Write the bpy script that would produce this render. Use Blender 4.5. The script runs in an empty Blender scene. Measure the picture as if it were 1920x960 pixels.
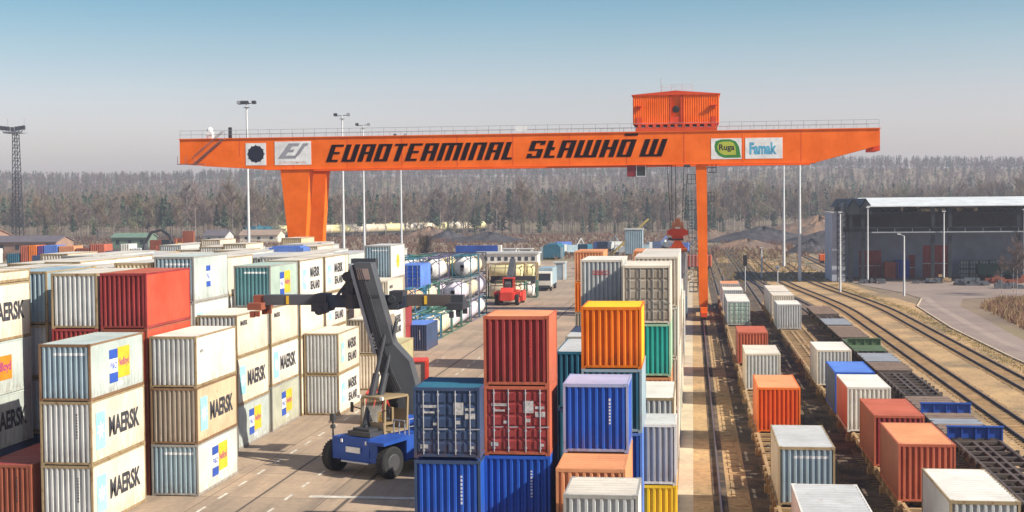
import bpy, math, random
import numpy as np
from mathutils import Matrix, Vector
R = math.radians
rnd = random.Random(7)
sc = bpy.context.scene
COL = sc.collection

# ------------------------------------------------------------------ camera
f_px, pitch, yaw, roll, CH = 2585.84, 0.0378434, 0.1301378, 0.00937411, 14.5
cam_d = bpy.data.cameras.new('camera'); cam = bpy.data.objects.new('camera', cam_d); COL.objects.link(cam)
cam_d.sensor_width = 36.0; cam_d.lens = f_px/1920*36.0; cam_d.clip_start = 0.5; cam_d.clip_end = 9000
fw = Vector((-math.sin(yaw)*math.cos(pitch), math.cos(yaw)*math.cos(pitch), -math.sin(pitch)))
rt = Vector((math.cos(yaw), math.sin(yaw), 0)); up = rt.cross(fw)
cr, sr = math.cos(roll), math.sin(roll)
rt2 = rt*cr - up*sr; up2 = up*cr + rt*sr
M = Matrix((( rt2.x, up2.x, -fw.x), (rt2.y, up2.y, -fw.y), (rt2.z, up2.z, -fw.z))).to_4x4()
M.translation = (0, 0, CH); cam.matrix_world = M
sc.camera = cam

# ------------------------------------------------------------------ light, sky, exposure
SUN_EL, SUN_A = R(35.5), R(16)          # sun to the right (+X), a little behind the camera
sdir = Vector((math.cos(SUN_EL)*math.cos(SUN_A), -math.cos(SUN_EL)*math.sin(SUN_A), math.sin(SUN_EL)))
sun_d = bpy.data.lights.new('sun', 'SUN'); sun = bpy.data.objects.new('sun', sun_d); COL.objects.link(sun)
sun_d.energy = 4.9; sun_d.angle = R(0.5); sun_d.color = (1.0, 0.92, 0.79)
sun.rotation_euler = sdir.to_track_quat('Z', 'Y').to_euler(); sun.location = (60, -20, 80)
world = bpy.data.worlds.new('World'); sc.world = world; world.use_nodes = True
nt = world.node_tree; bg = nt.nodes['Background']
sky = nt.nodes.new('ShaderNodeTexSky'); sky.sky_type = 'NISHITA'; sky.sun_disc = False
sky.sun_elevation = SUN_EL; sky.sun_rotation = math.pi/2 + SUN_A
sky.air_density = 1.0; sky.dust_density = 1.5; sky.ozone_density = 3.0
tc = nt.nodes.new('ShaderNodeTexCoord'); sp = nt.nodes.new('ShaderNodeSeparateXYZ')
nt.links.new(tc.outputs['Generated'], sp.inputs[0])
rp = nt.nodes.new('ShaderNodeValToRGB'); nt.links.new(sp.outputs['Z'], rp.inputs[0])
els = rp.color_ramp.elements
els[0].position = 0.0; els[0].color = (0.98, 0.78, 0.76, 1)
els[1].position = 0.30; els[1].color = (0.38, 0.44, 0.52, 1)
for p, c in ((0.055, (0.98, 0.78, 0.76, 1)), (0.075, (0.91, 0.745, 0.71, 1)), (0.11, (0.65, 0.66, 0.62, 1)), (0.14, (0.43, 0.57, 0.56, 1)), (0.154, (0.34, 0.53, 0.52, 1)), (0.19, (0.27, 0.40, 0.46, 1))):
    e = els.new(p); e.color = c
mx = nt.nodes.new('ShaderNodeMix'); mx.data_type = 'RGBA'; mx.blend_type = 'MULTIPLY'; mx.inputs[0].default_value = 1.0
nt.links.new(sky.outputs[0], mx.inputs[6]); nt.links.new(rp.outputs[0], mx.inputs[7])
nz = nt.nodes.new('ShaderNodeTexNoise'); nz.inputs['Scale'].default_value = 2.2; nz.inputs['Detail'].default_value = 5
mpz = nt.nodes.new('ShaderNodeMapping'); mpz.inputs['Scale'].default_value = (1, 1, 7); nt.links.new(tc.outputs['Generated'], mpz.inputs[0]); nt.links.new(mpz.outputs[0], nz.inputs['Vector'])
mrz = nt.nodes.new('ShaderNodeMapRange'); mrz.inputs[1].default_value = 0.3; mrz.inputs[2].default_value = 0.7; mrz.inputs[3].default_value = 0.965; mrz.inputs[4].default_value = 1.035; nt.links.new(nz.outputs[0], mrz.inputs[0])
mz = nt.nodes.new('ShaderNodeMix'); mz.data_type = 'RGBA'; mz.blend_type = 'MULTIPLY'; mz.inputs[0].default_value = 1.0
nt.links.new(mx.outputs[2], mz.inputs[6]); nt.links.new(mrz.outputs[0], mz.inputs[7])
nt.links.new(mz.outputs[2], bg.inputs[0]); bg.inputs[1].default_value = 0.15
sc.view_settings.view_transform = 'Standard'; sc.view_settings.look = 'None'
sc.view_settings.exposure = 0.6; sc.view_settings.gamma = 1.0
sc.cycles.max_bounces = 6; sc.cycles.volume_bounces = 0; sc.cycles.transparent_max_bounces = 8
sc.cycles.use_denoising = True

# ------------------------------------------------------------------ helpers
def tag(o, label=None, cat=None, group=None, kind=None):
    if label: o['label'] = label
    if cat: o['category'] = cat
    if group: o['group'] = group
    if kind: o['kind'] = kind
    return o
def empty(name, loc=(0, 0, 0), rz=0.0, label=None, cat=None, group=None):
    o = bpy.data.objects.new(name, None); COL.objects.link(o); o.location = loc; o.rotation_euler = (0, 0, rz)
    o.empty_display_size = 0.3
    return tag(o, label, cat, group)
def link(name, me, mats, parent=None, loc=(0, 0, 0), rz=0.0):
    o = bpy.data.objects.new(name, me); COL.objects.link(o)
    o.location = loc; o.rotation_euler = (0, 0, rz)
    if parent: o.parent = parent
    if not isinstance(mats, (list, tuple)): mats = [mats]
    for i, m in enumerate(mats):
        if i < len(o.material_slots):
            o.material_slots[i].link = 'OBJECT'; o.material_slots[i].material = m
    return o
class MB:
    def __init__(s): s.v = []; s.f = []; s.m = []
    def add(s, vs, fs, m=0):
        k = len(s.v); s.v += [tuple(v) for v in vs]; s.f += [tuple(i+k for i in f) for f in fs]; s.m += [m]*len(fs); return s
    def box(s, x0, x1, y0, y1, z0, z1, m=0):
        return s.add([(x0,y0,z0),(x1,y0,z0),(x1,y1,z0),(x0,y1,z0),(x0,y0,z1),(x1,y0,z1),(x1,y1,z1),(x0,y1,z1)],
              [(0,3,2,1),(4,5,6,7),(0,1,5,4),(1,2,6,5),(2,3,7,6),(3,0,4,7)], m)
    def prism(s, pts, a0, a1, axis='Y', m=0):
        n = len(pts)
        def P(p, a):
            return {'Y': (p[0], a, p[1]), 'X': (a, p[0], p[1]), 'Z': (p[0], p[1], a)}[axis]
        vs = [P(p, a0) for p in pts] + [P(p, a1) for p in pts]
        fs = [tuple(range(n)), tuple(range(2*n-1, n-1, -1))] + [(i, n+i, n+(i+1) % n, (i+1) % n) for i in range(n)]
        return s.add(vs, fs, m)
    def tube(s, p0, p1, r, n=6, m=0, r1=None, cap=True):
        p0, p1 = Vector(p0), Vector(p1); d = (p1-p0)
        if d.length < 1e-6: return s
        d.normalize(); a = d.orthogonal().normalized(); b = d.cross(a); r1 = r if r1 is None else r1
        vs = []
        for p, q in ((p0, r), (p1, r1)):
            for i in range(n):
                t = 2*math.pi*i/n; vs.append(p + a*math.cos(t)*q + b*math.sin(t)*q)
        fs = [(i, (i+1) % n, n+(i+1) % n, n+i) for i in range(n)]
        if cap: fs += [tuple(range(n-1, -1, -1)), tuple(range(n, 2*n))]
        return s.add(vs, fs, m)
    def bar(s, p0, p1, w, m=0): return s.tube(p0, p1, w*0.7071, 4, m)
    def lathe(s, prof, axis='Y', c=(0, 0, 0), n=20, m=0):
        k = len(prof); vs = []
        for a, r in prof:
            for i in range(n):
                t = 2*math.pi*i/n; u, w = r*math.cos(t), r*math.sin(t)
                vs.append({'Y': (c[0]+u, c[1]+a, c[2]+w), 'X': (c[0]+a, c[1]+u, c[2]+w), 'Z': (c[0]+u, c[1]+w, c[2]+a)}[axis])
        fs = [(j*n+i, j*n+(i+1) % n, (j+1)*n+(i+1) % n, (j+1)*n+i) for j in range(k-1) for i in range(n)]
        fs += [tuple(range(n)), tuple(range((k-1)*n, k*n))]
        return s.add(vs, fs, m)
    def mesh(s, name, nmat=1, smooth=False):
        me = bpy.data.meshes.new(name); me.from_pydata(s.v, [], s.f)
        for _ in range(nmat): me.materials.append(None)
        me.polygons.foreach_set('material_index', s.m)
        if smooth: me.polygons.foreach_set('use_smooth', [True]*len(s.f))
        me.update(); return me
    def build(s, name, mats, parent=None, loc=(0, 0, 0), rz=0.0, smooth=False):
        n = len(mats) if isinstance(mats, (list, tuple)) else 1
        return link(name, s.mesh(name, n, smooth), mats, parent, loc, rz)

# ------------------------------------------------------------------ materials
MATS = {}
def nodes_of(m):
    m.use_nodes = True; t = m.node_tree; b = t.nodes.get('Principled BSDF'); return t, b
def N(t, kind, **kw):
    n = t.nodes.new(kind)
    for k, v in kw.items(): setattr(n, k, v)
    return n
def mixc(t, fac, a, b, blend='MIX'):
    n = N(t, 'ShaderNodeMix', data_type='RGBA', blend_type=blend)
    for i, x in ((0, fac), (6, a), (7, b)):
        if hasattr(x, 'is_output'): t.links.new(x, n.inputs[i])
        else: n.inputs[i].default_value = x if i == 0 else (tuple(x)+(1,))[:4]
    return n.outputs[2]
def ramp(t, src, p0, p1, v0=0.0, v1=1.0):
    n = N(t, 'ShaderNodeMapRange'); n.inputs[1].default_value = p0; n.inputs[2].default_value = p1
    n.inputs[3].default_value = v0; n.inputs[4].default_value = v1
    t.links.new(src, n.inputs[0]); return n.outputs[0]
def noise(t, vec, scale, detail=3.0, rough=0.6):
    n = N(t, 'ShaderNodeTexNoise'); n.inputs['Scale'].default_value = scale; n.inputs['Detail'].default_value = detail; n.inputs['Roughness'].default_value = rough
    if vec is not None: t.links.new(vec, n.inputs['Vector'])
    return n.outputs[0]
def mapped(t, scale=(1, 1, 1), src='Object', rand=True):
    c = N(t, 'ShaderNodeTexCoord'); mp = N(t, 'ShaderNodeMapping'); mp.inputs['Scale'].default_value = scale
    t.links.new(c.outputs[src], mp.inputs[0])
    if rand:
        oi = N(t, 'ShaderNodeObjectInfo'); cb = N(t, 'ShaderNodeCombineXYZ'); ml = N(t, 'ShaderNodeMath', operation='MULTIPLY'); ml.inputs[1].default_value = 57.0
        t.links.new(oi.outputs['Random'], ml.inputs[0])
        for i in range(3): t.links.new(ml.outputs[0], cb.inputs[i])
        t.links.new(cb.outputs[0], mp.inputs['Location'])
    return mp.outputs[0]
def paint(key, rgb, rust=0.25, rough=0.55, dirt=0.35, rustcol=(0.20, 0.075, 0.03), metal=0.0, spec=0.3):
    """weathered paint: blotchy tone, vertical dirt streaks, rust patches"""
    if key in MATS: return MATS[key]
    m = bpy.data.materials.new(key); t, b = nodes_of(m)
    v1 = mapped(t, (0.45, 0.45, 0.5)); v2 = mapped(t, (3.2, 3.2, 0.35)); v3 = mapped(t, (1.6, 1.6, 1.1))
    n1 = noise(t, v1, 1.0, 4); n2 = noise(t, v2, 1.0, 4, 0.65); n3 = noise(t, v3, 1.3, 6, 0.72)
    dark = tuple(c*0.62 for c in rgb); light = tuple(min(1, c*1.10+0.015) for c in rgb)
    c = mixc(t, ramp(t, n1, 0.3, 0.7), dark if dirt > 0.5 else tuple(c*0.82 for c in rgb), light)
    dcol = (rgb[0]*0.52+0.03, rgb[1]*0.48+0.022, rgb[2]*0.42+0.012)
    c = mixc(t, ramp(t, n2, 0.52, 0.78, 0.0, dirt), c, dcol)
    if rust > 0:
        c = mixc(t, ramp(t, n3, 0.70-rust*0.25, 0.78-rust*0.22, 0.0, 0.85), c, rustcol)
        co_ = N(t, 'ShaderNodeTexCoord'); sz = N(t, 'ShaderNodeSeparateXYZ'); t.links.new(co_.outputs['Object'], sz.inputs[0])
        n4 = noise(t, mapped(t, (5.0, 5.0, 1.6)), 1.0, 5, 0.7); lo = ramp(t, sz.outputs['Z'], 0.15, 0.95, 0.62, 0.0)
        ad = N(t, 'ShaderNodeMath', operation='MULTIPLY'); t.links.new(lo, ad.inputs[0]); t.links.new(ramp(t, n4, 0.44, 0.60), ad.inputs[1])
        c = mixc(t, ad.outputs[0], c, tuple(x*.5+y*.3 for x, y in zip(rustcol, rgb)))
    t.links.new(c, b.inputs['Base Color']); b.inputs['Roughness'].default_value = rough; b.inputs['Metallic'].default_value = metal
    b.inputs['Specular IOR Level'].default_value = spec
    MATS[key] = m; return m
def plain(key, rgb, rough=0.7, var=0.2, scale=1.0, metal=0.0, src='Object'):
    if key in MATS: return MATS[key]
    m = bpy.data.materials.new(key); t, b = nodes_of(m)
    n1 = noise(t, mapped(t, (scale,)*3, src), 1.0, 5)
    c = mixc(t, ramp(t, n1, 0.3, 0.7), tuple(c*(1-var) for c in rgb), tuple(min(1, c*(1+var*0.6)) for c in rgb))
    t.links.new(c, b.inputs['Base Color']); b.inputs['Roughness'].default_value = rough; b.inputs['Metallic'].default_value = metal
    MATS[key] = m; return m
def two(key, a, bcol, scale=0.3, p0=0.42, p1=0.58, rough=0.95, fine=4.0, finev=0.25, c3=None, s3=0.08):
    """ground: large patches of two colours and a fine grain, object space"""
    m = bpy.data.materials.new(key); t, b = nodes_of(m); v = mapped(t, (1, 1, 1), 'Object', False)
    n1 = noise(t, v, scale, 6, 0.65); n2 = noise(t, v, fine, 5, 0.7)
    c = mixc(t, ramp(t, n1, p0, p1), a, bcol)
    if c3: c = mixc(t, ramp(t, noise(t, v, s3, 5), 0.5, 0.62), c, c3)
    dk = mixc(t, ramp(t, n2, 0.3, 0.7), (1-finev,)*3, (1+finev*0.4,)*3)
    c = mixc(t, 1.0, c, dk, 'MULTIPLY')
    t.links.new(c, b.inputs['Base Color']); b.inputs['Roughness'].default_value = rough
    bp = N(t, 'ShaderNodeBump'); bp.inputs['Strength'].default_value = 0.5; bp.inputs['Distance'].default_value = 0.05
    t.links.new(n2, bp.inputs['Height']); t.links.new(bp.outputs[0], b.inputs['Normal'])
    MATS[key] = m; return m

CR = lambda *c: c
CREAM = paint('cream_paint', (0.72, 0.64, 0.51), 0.28, dirt=0.45, rustcol=(0.42, 0.25, 0.09))
CREAMR = paint('rusty_cream_paint', (0.62, 0.50, 0.32), 0.42, dirt=0.5, rustcol=(0.40, 0.20, 0.06))
WHITE = paint('white_paint', (0.75, 0.71, 0.62), 0.06, dirt=0.3, rustcol=(0.42, 0.25, 0.09))
GREYW = paint('light_grey_paint', (0.54, 0.55, 0.53), 0.08, dirt=0.35)
GREYG = paint('grey_green_paint', (0.48, 0.54, 0.50), 0.08, dirt=0.35)
SAGE = paint('sage_paint', (0.40, 0.50, 0.42), 0.06, dirt=0.3)
OLIVE = paint('olive_grey_paint', (0.44, 0.45, 0.35), 0.1, dirt=0.35)
MGREY = paint('mid_grey_paint', (0.36, 0.36, 0.36), 0.1, dirt=0.35)
BLUEG = paint('blue_grey_paint', (0.30, 0.40, 0.45), 0.12, dirt=0.4)
TEAL = paint('teal_paint', (0.10, 0.24, 0.26), 0.08, dirt=0.3)
TURQ = paint('turquoise_paint', (0.02, 0.38, 0.30), 0.05, dirt=0.25)
MINT = paint('mint_paint', (0.36, 0.56, 0.36), 0.08, dirt=0.3)
DTEAL = paint('dark_teal_paint', (0.02, 0.13, 0.20), 0.1, dirt=0.3)
NAVY = paint('navy_paint', (0.035, 0.065, 0.14), 0.1, dirt=0.25)
BLUE = paint('blue_paint', (0.012, 0.09, 0.46), 0.06, dirt=0.3)
SKYB = paint('faded_blue_paint', (0.10, 0.22, 0.62), 0.05, dirt=0.3)
RED = paint('red_paint', (0.66, 0.075, 0.035), 0.08, dirt=0.25)
CRIM = paint('dark_red_paint', (0.30, 0.035, 0.035), 0.12, dirt=0.3)
REDO = paint('red_oxide_paint', (0.50, 0.12, 0.06), 0.12, dirt=0.35)
BROWN = paint('brown_red_paint', (0.30, 0.085, 0.045), 0.15, dirt=0.4)
PEACH = paint('faded_orange_paint', (0.72, 0.30, 0.13), 0.12, dirt=0.35)
ORNG = paint('orange_paint', (0.78, 0.16, 0.015), 0.06, dirt=0.25)
YORN = paint('yellow_orange_paint', (0.82, 0.195, 0.005), 0.06, dirt=0.2)
YEL = paint('yellow_paint', (0.86, 0.52, 0.01), 0.1, dirt=0.25)
TAN = paint('tan_grey_paint', (0.36, 0.30, 0.23), 0.15, dirt=0.4)
KHAKI = paint('khaki_paint', (0.44, 0.40, 0.22), 0.2, dirt=0.4)
DGREY = paint('dark_grey_paint', (0.10, 0.12, 0.14), 0.05, dirt=0.25)
RUSTF = paint('rusty_frame', (0.25, 0.15, 0.08), 0.55, dirt=0.5, rustcol=(.16, .07, .025))
OCHF = paint('ochre_frame', (0.36, 0.27, 0.15), 0.6, dirt=0.5, rustcol=(.18, .085, .03))
GREYF = paint('grey_frame', (0.34, 0.33, 0.30), 0.35, dirt=0.4)
ROOFC = paint('cream_roof', (0.66, 0.60, 0.50), 0.3, dirt=0.4, rustcol=(0.36, 0.24, 0.12))
ROOFG = paint('grey_roof', (0.52, 0.52, 0.50), 0.22, dirt=0.35)
CRANE = paint('crane_orange', (1.0, 0.155, 0.0), 0.0, dirt=0.22, rough=0.6, spec=0.12)
CRANED = paint('crane_red_orange', (0.70, 0.06, 0.004), 0.05, dirt=0.3)
CRANER = paint('spreader_red', (0.70, 0.06, 0.01), 0.05, dirt=0.3)
PLAC = plain('placard_white', (.50, .48, .46), .7, .5, 9)
BARG = plain('bar_grey', (0.36, 0.36, 0.38), 0.5)
BLACKP = plain('black_paint', (0.012, 0.010, 0.012), 0.6)
SIGNBRN = plain('dark_brown_letter', (0.012, 0.004, 0.005), 1.0); SIGNBRN.node_tree.nodes['Principled BSDF'].inputs['Specular IOR Level'].default_value = 0.0
LETTER = plain('dark_letter_paint', (0.05, 0.05, 0.06), 0.8, 0.4, 3)
WLET = plain('white_letter_paint', (0.75, 0.75, 0.74), 0.6)
CYAN = plain('cyan_paint', (0.33, 0.70, 0.74), 0.6)
LBLUE = plain('logo_blue', (0.03, 0.09, 0.42), 0.6)
LYEL = plain('logo_yellow', (0.85, 0.50, 0.03), 0.6)
LORA = plain('logo_orange', (0.85, 0.24, 0.02), 0.6)
LRED = plain('logo_red', (0.55, 0.05, 0.05), 0.6)
LWHITE = plain('logo_white', (0.82, 0.82, 0.80), 0.6)
LGREEN = plain('logo_green', (0.03, 0.22, 0.03), 0.6)
LLIME = plain('logo_lime', (0.45, 0.50, 0.05), 0.6)
LGREY = plain('logo_grey', (0.30, 0.30, 0.33), 0.6)
PURP = plain('logo_purple', (0.30, 0.04, 0.20), 0.6)
STEEL = plain('galvanised_steel', (0.38, 0.40, 0.42), 0.5, 0.15, 1.0, 0.3)
STEELL = plain('light_steel', (0.60, 0.62, 0.62), 0.5, 0.1)
DSTEEL = plain('dark_steel', (0.045, 0.047, 0.055), 0.6, 0.3)
TYRE = plain('tyre_rubber', (0.02, 0.02, 0.021), 0.85, 0.3, 4)
GLASS = plain('dark_glass', (0.03, 0.045, 0.055), 0.08, 0.1)
BOOMG = paint('boom_grey', (0.075, 0.08, 0.088), 0.0, dirt=0.15, rough=0.5)
STBLUE = paint('stacker_blue', (0.01, 0.07, 0.36), 0.0, dirt=0.3)
STRED = paint('stacker_red', (0.65, 0.05, 0.03), 0.0, dirt=0.3)
CABY = paint('cab_tan', (0.30, 0.22, 0.12), 0.02, dirt=0.3)
WAGT = paint('wagon_tan', (0.42, 0.28, 0.14), 0.35, dirt=0.5)
WAGD = paint('wagon_dark', (0.10, 0.075, 0.06), 0.3, dirt=0.5)
WOOD = plain('deck_planks', (0.22, 0.15, 0.11), 0.9, 0.35, 1.5)
RAILM = plain('rail_steel', (0.06, 0.04, 0.034), 0.6, 0.3, 0.4, 0.0)
RAILTOP = plain('polished_rail', (0.20, 0.17, 0.18), 0.35, 0.2, 0.4, 0.6)
SLEEP = plain('sleeper_timber', (0.26, 0.195, 0.14), 0.9, 0.5, 1.2, 0.0, 'Object')
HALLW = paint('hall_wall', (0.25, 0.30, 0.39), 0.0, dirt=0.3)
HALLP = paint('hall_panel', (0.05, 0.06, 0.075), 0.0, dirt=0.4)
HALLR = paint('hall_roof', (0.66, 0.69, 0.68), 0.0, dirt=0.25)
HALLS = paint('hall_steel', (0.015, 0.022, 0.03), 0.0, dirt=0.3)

def corr_profile(u0, u1, n, depth):
    """trapezoid wave between u0 and u1: list of (u, d) with d=0 the outermost face"""
    pts = []; p = (u1-u0)/n
    for i in range(n):
        a = u0+i*p
        pts += [(a, depth), (a+p*0.26, depth), (a+p*0.42, 0.0), (a+p*0.76, 0.0), (a+p*0.94, depth)]
    pts.append((u1, depth)); return pts
def corr_wall(mb, axis, pos, sgn, u0, u1, z0, z1, n, depth, m=0):
    """corrugated wall lying in the plane axis=pos, outward direction sgn"""
    pr = corr_profile(u0, u1, n, depth); k = len(pr)
    def P(u, d, z): return (pos-sgn*d, u, z) if axis == 'X' else (u, pos-sgn*d, z)
    vs = [P(u, d, z0) for u, d in pr] + [P(u, d, z1) for u, d in pr]
    flip = (axis == 'X') == (sgn < 0)
    fs = [((i, i+1, k+i+1, k+i) if not flip else (i+1, i, k+i, k+i+1)) for i in range(k-1)]
    mb.add(vs, fs, m)

W, S, HC, L20 = 2.438, 2.591, 2.896, 6.058
CM = {}
def cmesh(part, L, H, kind=''):
    key = (part, round(L, 2), round(H, 2), kind)
    if key in CM: return CM[key]
    mb = MB(); w = W/2; l = L/2; p = 0.09
    if part == 'frame':
        for sx in (-1, 1):
            for sy in (-1, 1):
                x0, x1 = sorted((sx*w, sx*(w-p))); y0, y1 = sorted((sy*l, sy*(l-p)))
                mb.box(x0, x1, y0, y1, 0.12, H-0.12)
                x0, x1 = sorted((sx*(w+0.004), sx*(w-0.16))); y0, y1 = sorted((sy*(l+0.004), sy*(l-0.18)))
                mb.box(x0, x1, y0, y1, 0.0, 0.118); mb.box(x0, x1, y0, y1, H-0.118, H)
            x0, x1 = sorted((sx*w, sx*(w-0.06)))
            mb.box(x0, x1, -l+0.182, l-0.182, 0.015, 0.15); mb.box(x0, x1, -l+0.182, l-0.182, H-0.09, H-0.01)
        for sy in (-1, 1):
            y0, y1 = sorted((sy*l, sy*(l-0.08)))
            mb.box(-w+0.162, w-0.162, y0, y1, 0.05, 0.15); mb.box(-w+0.162, w-0.162, y0, y1, H-0.13, H-0.01)
        mb.box(-w+0.1, w-0.1, -l+0.1, l-0.1, 0.135, 0.16)
        for k in range(int(L/0.6)): mb.box(-w+0.07, w-0.07, -l+0.3+k*0.6, -l+0.36+k*0.6, 0.03, 0.13)
    elif part == 'front_wall': corr_wall(mb, 'Y', -l+0.006, -1, -w+p, w-p, 0.15, H-0.13, 9, 0.10)
    elif part == 'rear_wall': corr_wall(mb, 'Y', l-0.006, 1, -w+p, w-p, 0.15, H-0.13, 9, 0.10)
    elif part == 'side_wall':
        sg = 1 if kind[0] == '+' else -1
        if 'f' in kind:
            corr_wall(mb, 'X', sg*(w-0.012), sg, -l+p, l-p, 0.15, H-0.09, max(6, int(L/0.45)), 0.007)
        else: corr_wall(mb, 'X', sg*(w-0.008), sg, -l+p, l-p, 0.15, H-0.09, max(6, int(L/0.28)), 0.034)
    elif part == 'roof':
        n = max(4, int(L/0.42)); st = (L-2*p)/n
        pr = []
        for i in range(n):
            a = -l+p+i*st; pr += [(a, H-0.03), (a+st*.3, H-0.03), (a+st*.4, H-0.012), (a+st*.9, H-0.012)]
        pr.append((l-p, H-0.03)); k = len(pr)
        mb.add([(-w+0.061, y, z) for y, z in pr]+[(w-0.061, y, z) for y, z in pr], [(i, k+i, k+i+1, i+1) for i in range(k-1)])
        for sy in (-1, 1):
            y0, y1 = sorted((sy*(l-p), sy*(l-0.20))); mb.box(-w+0.17, w-0.17, y0, y1, H-0.08, H-0.008)
    elif part == 'door':      # one leaf, kind '-' left or '+' right, on the -Y end
        sg = 1 if kind[0] == '+' else -1
        x0, x1 = sorted((sg*0.012, sg*(w-p-0.01))); y = -l+0.05
        mb.box(x0, x1, y, y+0.04, 0.16, H-0.14)
        rows = 5; cw = (x1-x0)/2; rh = (H-0.34)/rows
        for i in range(2):
            for j in range(rows):
                a = x0+i*cw+0.06; b = x0+(i+1)*cw-0.06; z = 0.2+j*rh
                mb.prism([(y-0.001, z), (y-0.032, z+0.05), (y-0.032, z+rh-0.12), (y-0.001, z+rh-0.06)], a, b, 'X')
    elif part == 'locking_bar':
        y = -l+0.0; x = float(kind)
        mb.tube((x, y, 0.14), (x, y, H-0.12), 0.022, 6)
        for z in (0.25, 0.9, 1.7, H-0.3): mb.box(x-0.05, x+0.05, y+0.005, y+0.045, z, z+0.07)
        mb.box(min(x, x+0.35), x+0.35, y-0.02, y+0.0, 1.05, 1.09)
    elif part == 'simple':    # single mesh: walls 0, roof 1, frame 2
        corr_wall(mb, 'Y', -l+0.01, -1, -w+p, w-p, 0.15, H-0.13, 9, 0.10, 0)
        corr_wall(mb, 'Y', l-0.01, 1, -w+p, w-p, 0.15, H-0.13, 9, 0.10, 0)
        for sg in (1, -1): corr_wall(mb, 'X', sg*(w-0.015), sg, -l+p, l-p, 0.15, H-0.09, max(6, int(L/0.5)), 0.01, 0)
        mb.box(-w+0.061, w-0.061, -l+0.09, l-0.09, H-0.05, H-0.012, 1)
        k0 = len(mb.v); fr = cmesh('frame', L, H)
        vs = [tuple(v.co) for v in fr.vertices]; fs = [tuple(q.vertices) for q in fr.polygons]
        mb.add(vs, fs, 2)
    me = mb.mesh(part, 3 if part == 'simple' else 1); CM[key] = me; return me

TM = {}
def text_mesh(s, w, h, bold=0.03, shear=0.0):
    key = (s, w, h, bold, shear)
    if key in TM: return TM[key]
    cu = bpy.data.curves.new('t', 'FONT'); cu.body = s; cu.offset = bold; cu.fill_mode = 'FRONT'; cu.resolution_u = 3; cu.shear = shear
    cu.align_x = 'CENTER'; cu.space_line = 0.85
    o = bpy.data.objects.new('t', cu); COL.objects.link(o); dg = bpy.context.evaluated_depsgraph_get()
    me = bpy.data.meshes.new_from_object(o.evaluated_get(dg)); bpy.data.objects.remove(o)
    co = np.empty(len(me.vertices)*3); me.vertices.foreach_get('co', co); co = co.reshape(-1, 3)
    lo, hi = co.min(0), co.max(0)
    co[:, 0] = (co[:, 0]-(lo[0]+hi[0])/2)/(hi[0]-lo[0])*w; co[:, 1] = (co[:, 1]-(lo[1]+hi[1])/2)/(hi[1]-lo[1])*h; co[:, 2] = 0
    me.vertices.foreach_set('co', co.ravel()); me.materials.clear(); me.materials.append(None); me.update()
    TM[key] = me; return me
FACE = {'+X': Matrix(((0, 0, 1), (1, 0, 0), (0, 1, 0))), '-Y': Matrix(((1, 0, 0), (0, 0, -1), (0, 1, 0))), '-X': Matrix(((0, 0, -1), (-1, 0, 0), (0, 1, 0)))}
def place_on(o, face, loc):
    o.rotation_euler = FACE[face].to_euler(); o.location = loc; return o
def flat_mesh(name, polys, nm=1):
    """polys: list of (pts2d, z, matindex) thin plates facing +Z local"""
    mb = MB()
    for pts, z, m in polys: mb.prism(list(pts), z-0.004, z, 'Z', m)
    return mb.mesh(name, nm)
def rect(x0, x1, y0, y1): return [(x0, y0), (x1, y0), (x1, y1), (x0, y1)]
def star(cx, cy, r, n=7, q=0.45):
    return [(cx+math.sin(math.pi*i/n)*(r if i % 2 == 0 else r*q), cy+math.cos(math.pi*i/n)*(r if i % 2 == 0 else r*q)) for i in range(2*n)]
def starpoly(cx, cy, r, z, m, n=7, q=0.45):
    s = star(cx, cy, r, n, q); out = []
    for i in range(0, 2*n):
        out.append(([(cx, cy), s[(i+1) % (2*n)], s[i]], z, m))
    return out
LOGOS = {}
def logo_mesh(k):
    if k in LOGOS: return LOGOS[k]
    if k == 'star':
        me = flat_mesh('logo', [(rect(-.50, .50, -.85, .85), 0.0, 0)]+starpoly(0, 0, .46, .006, 1), 2)
    elif k == 'box':      # blue flag and yellow panel
        me = flat_mesh('logo', [(rect(-.95, -.15, .42, .95), 0.0, 0), (rect(-.95, -.15, -.40, .40), 0.0, 1), (rect(-.95, -.15, -.98, -.42), 0.0, 0),
              ([(-.13, -.80), (1.05, -.80), (1.05, 1.0), (-.13, 1.0)], 0.0, 2)], 3)
    elif k == 'orange': me = flat_mesh('logo', [(rect(-1.3, .9, -.6, .6), 0.0, 0)], 1)
    elif k == 'flag':
        me = flat_mesh('logo', [(rect(-1.0, -.1, .40, .8), 0.0, 0), (rect(-1.0, -.1, -.38, .38), 0.0, 1), (rect(-1.0, -.1, -.8, -.40), 0.0, 0), (rect(-.08, 1.2, -.75, .8), 0.0, 1)], 2)
    elif k == 'shell': me = flat_mesh('logo', starpoly(0, 0, .8, 0, 0, 8, .8), 1)
    LOGOS[k] = me; return me
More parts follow.
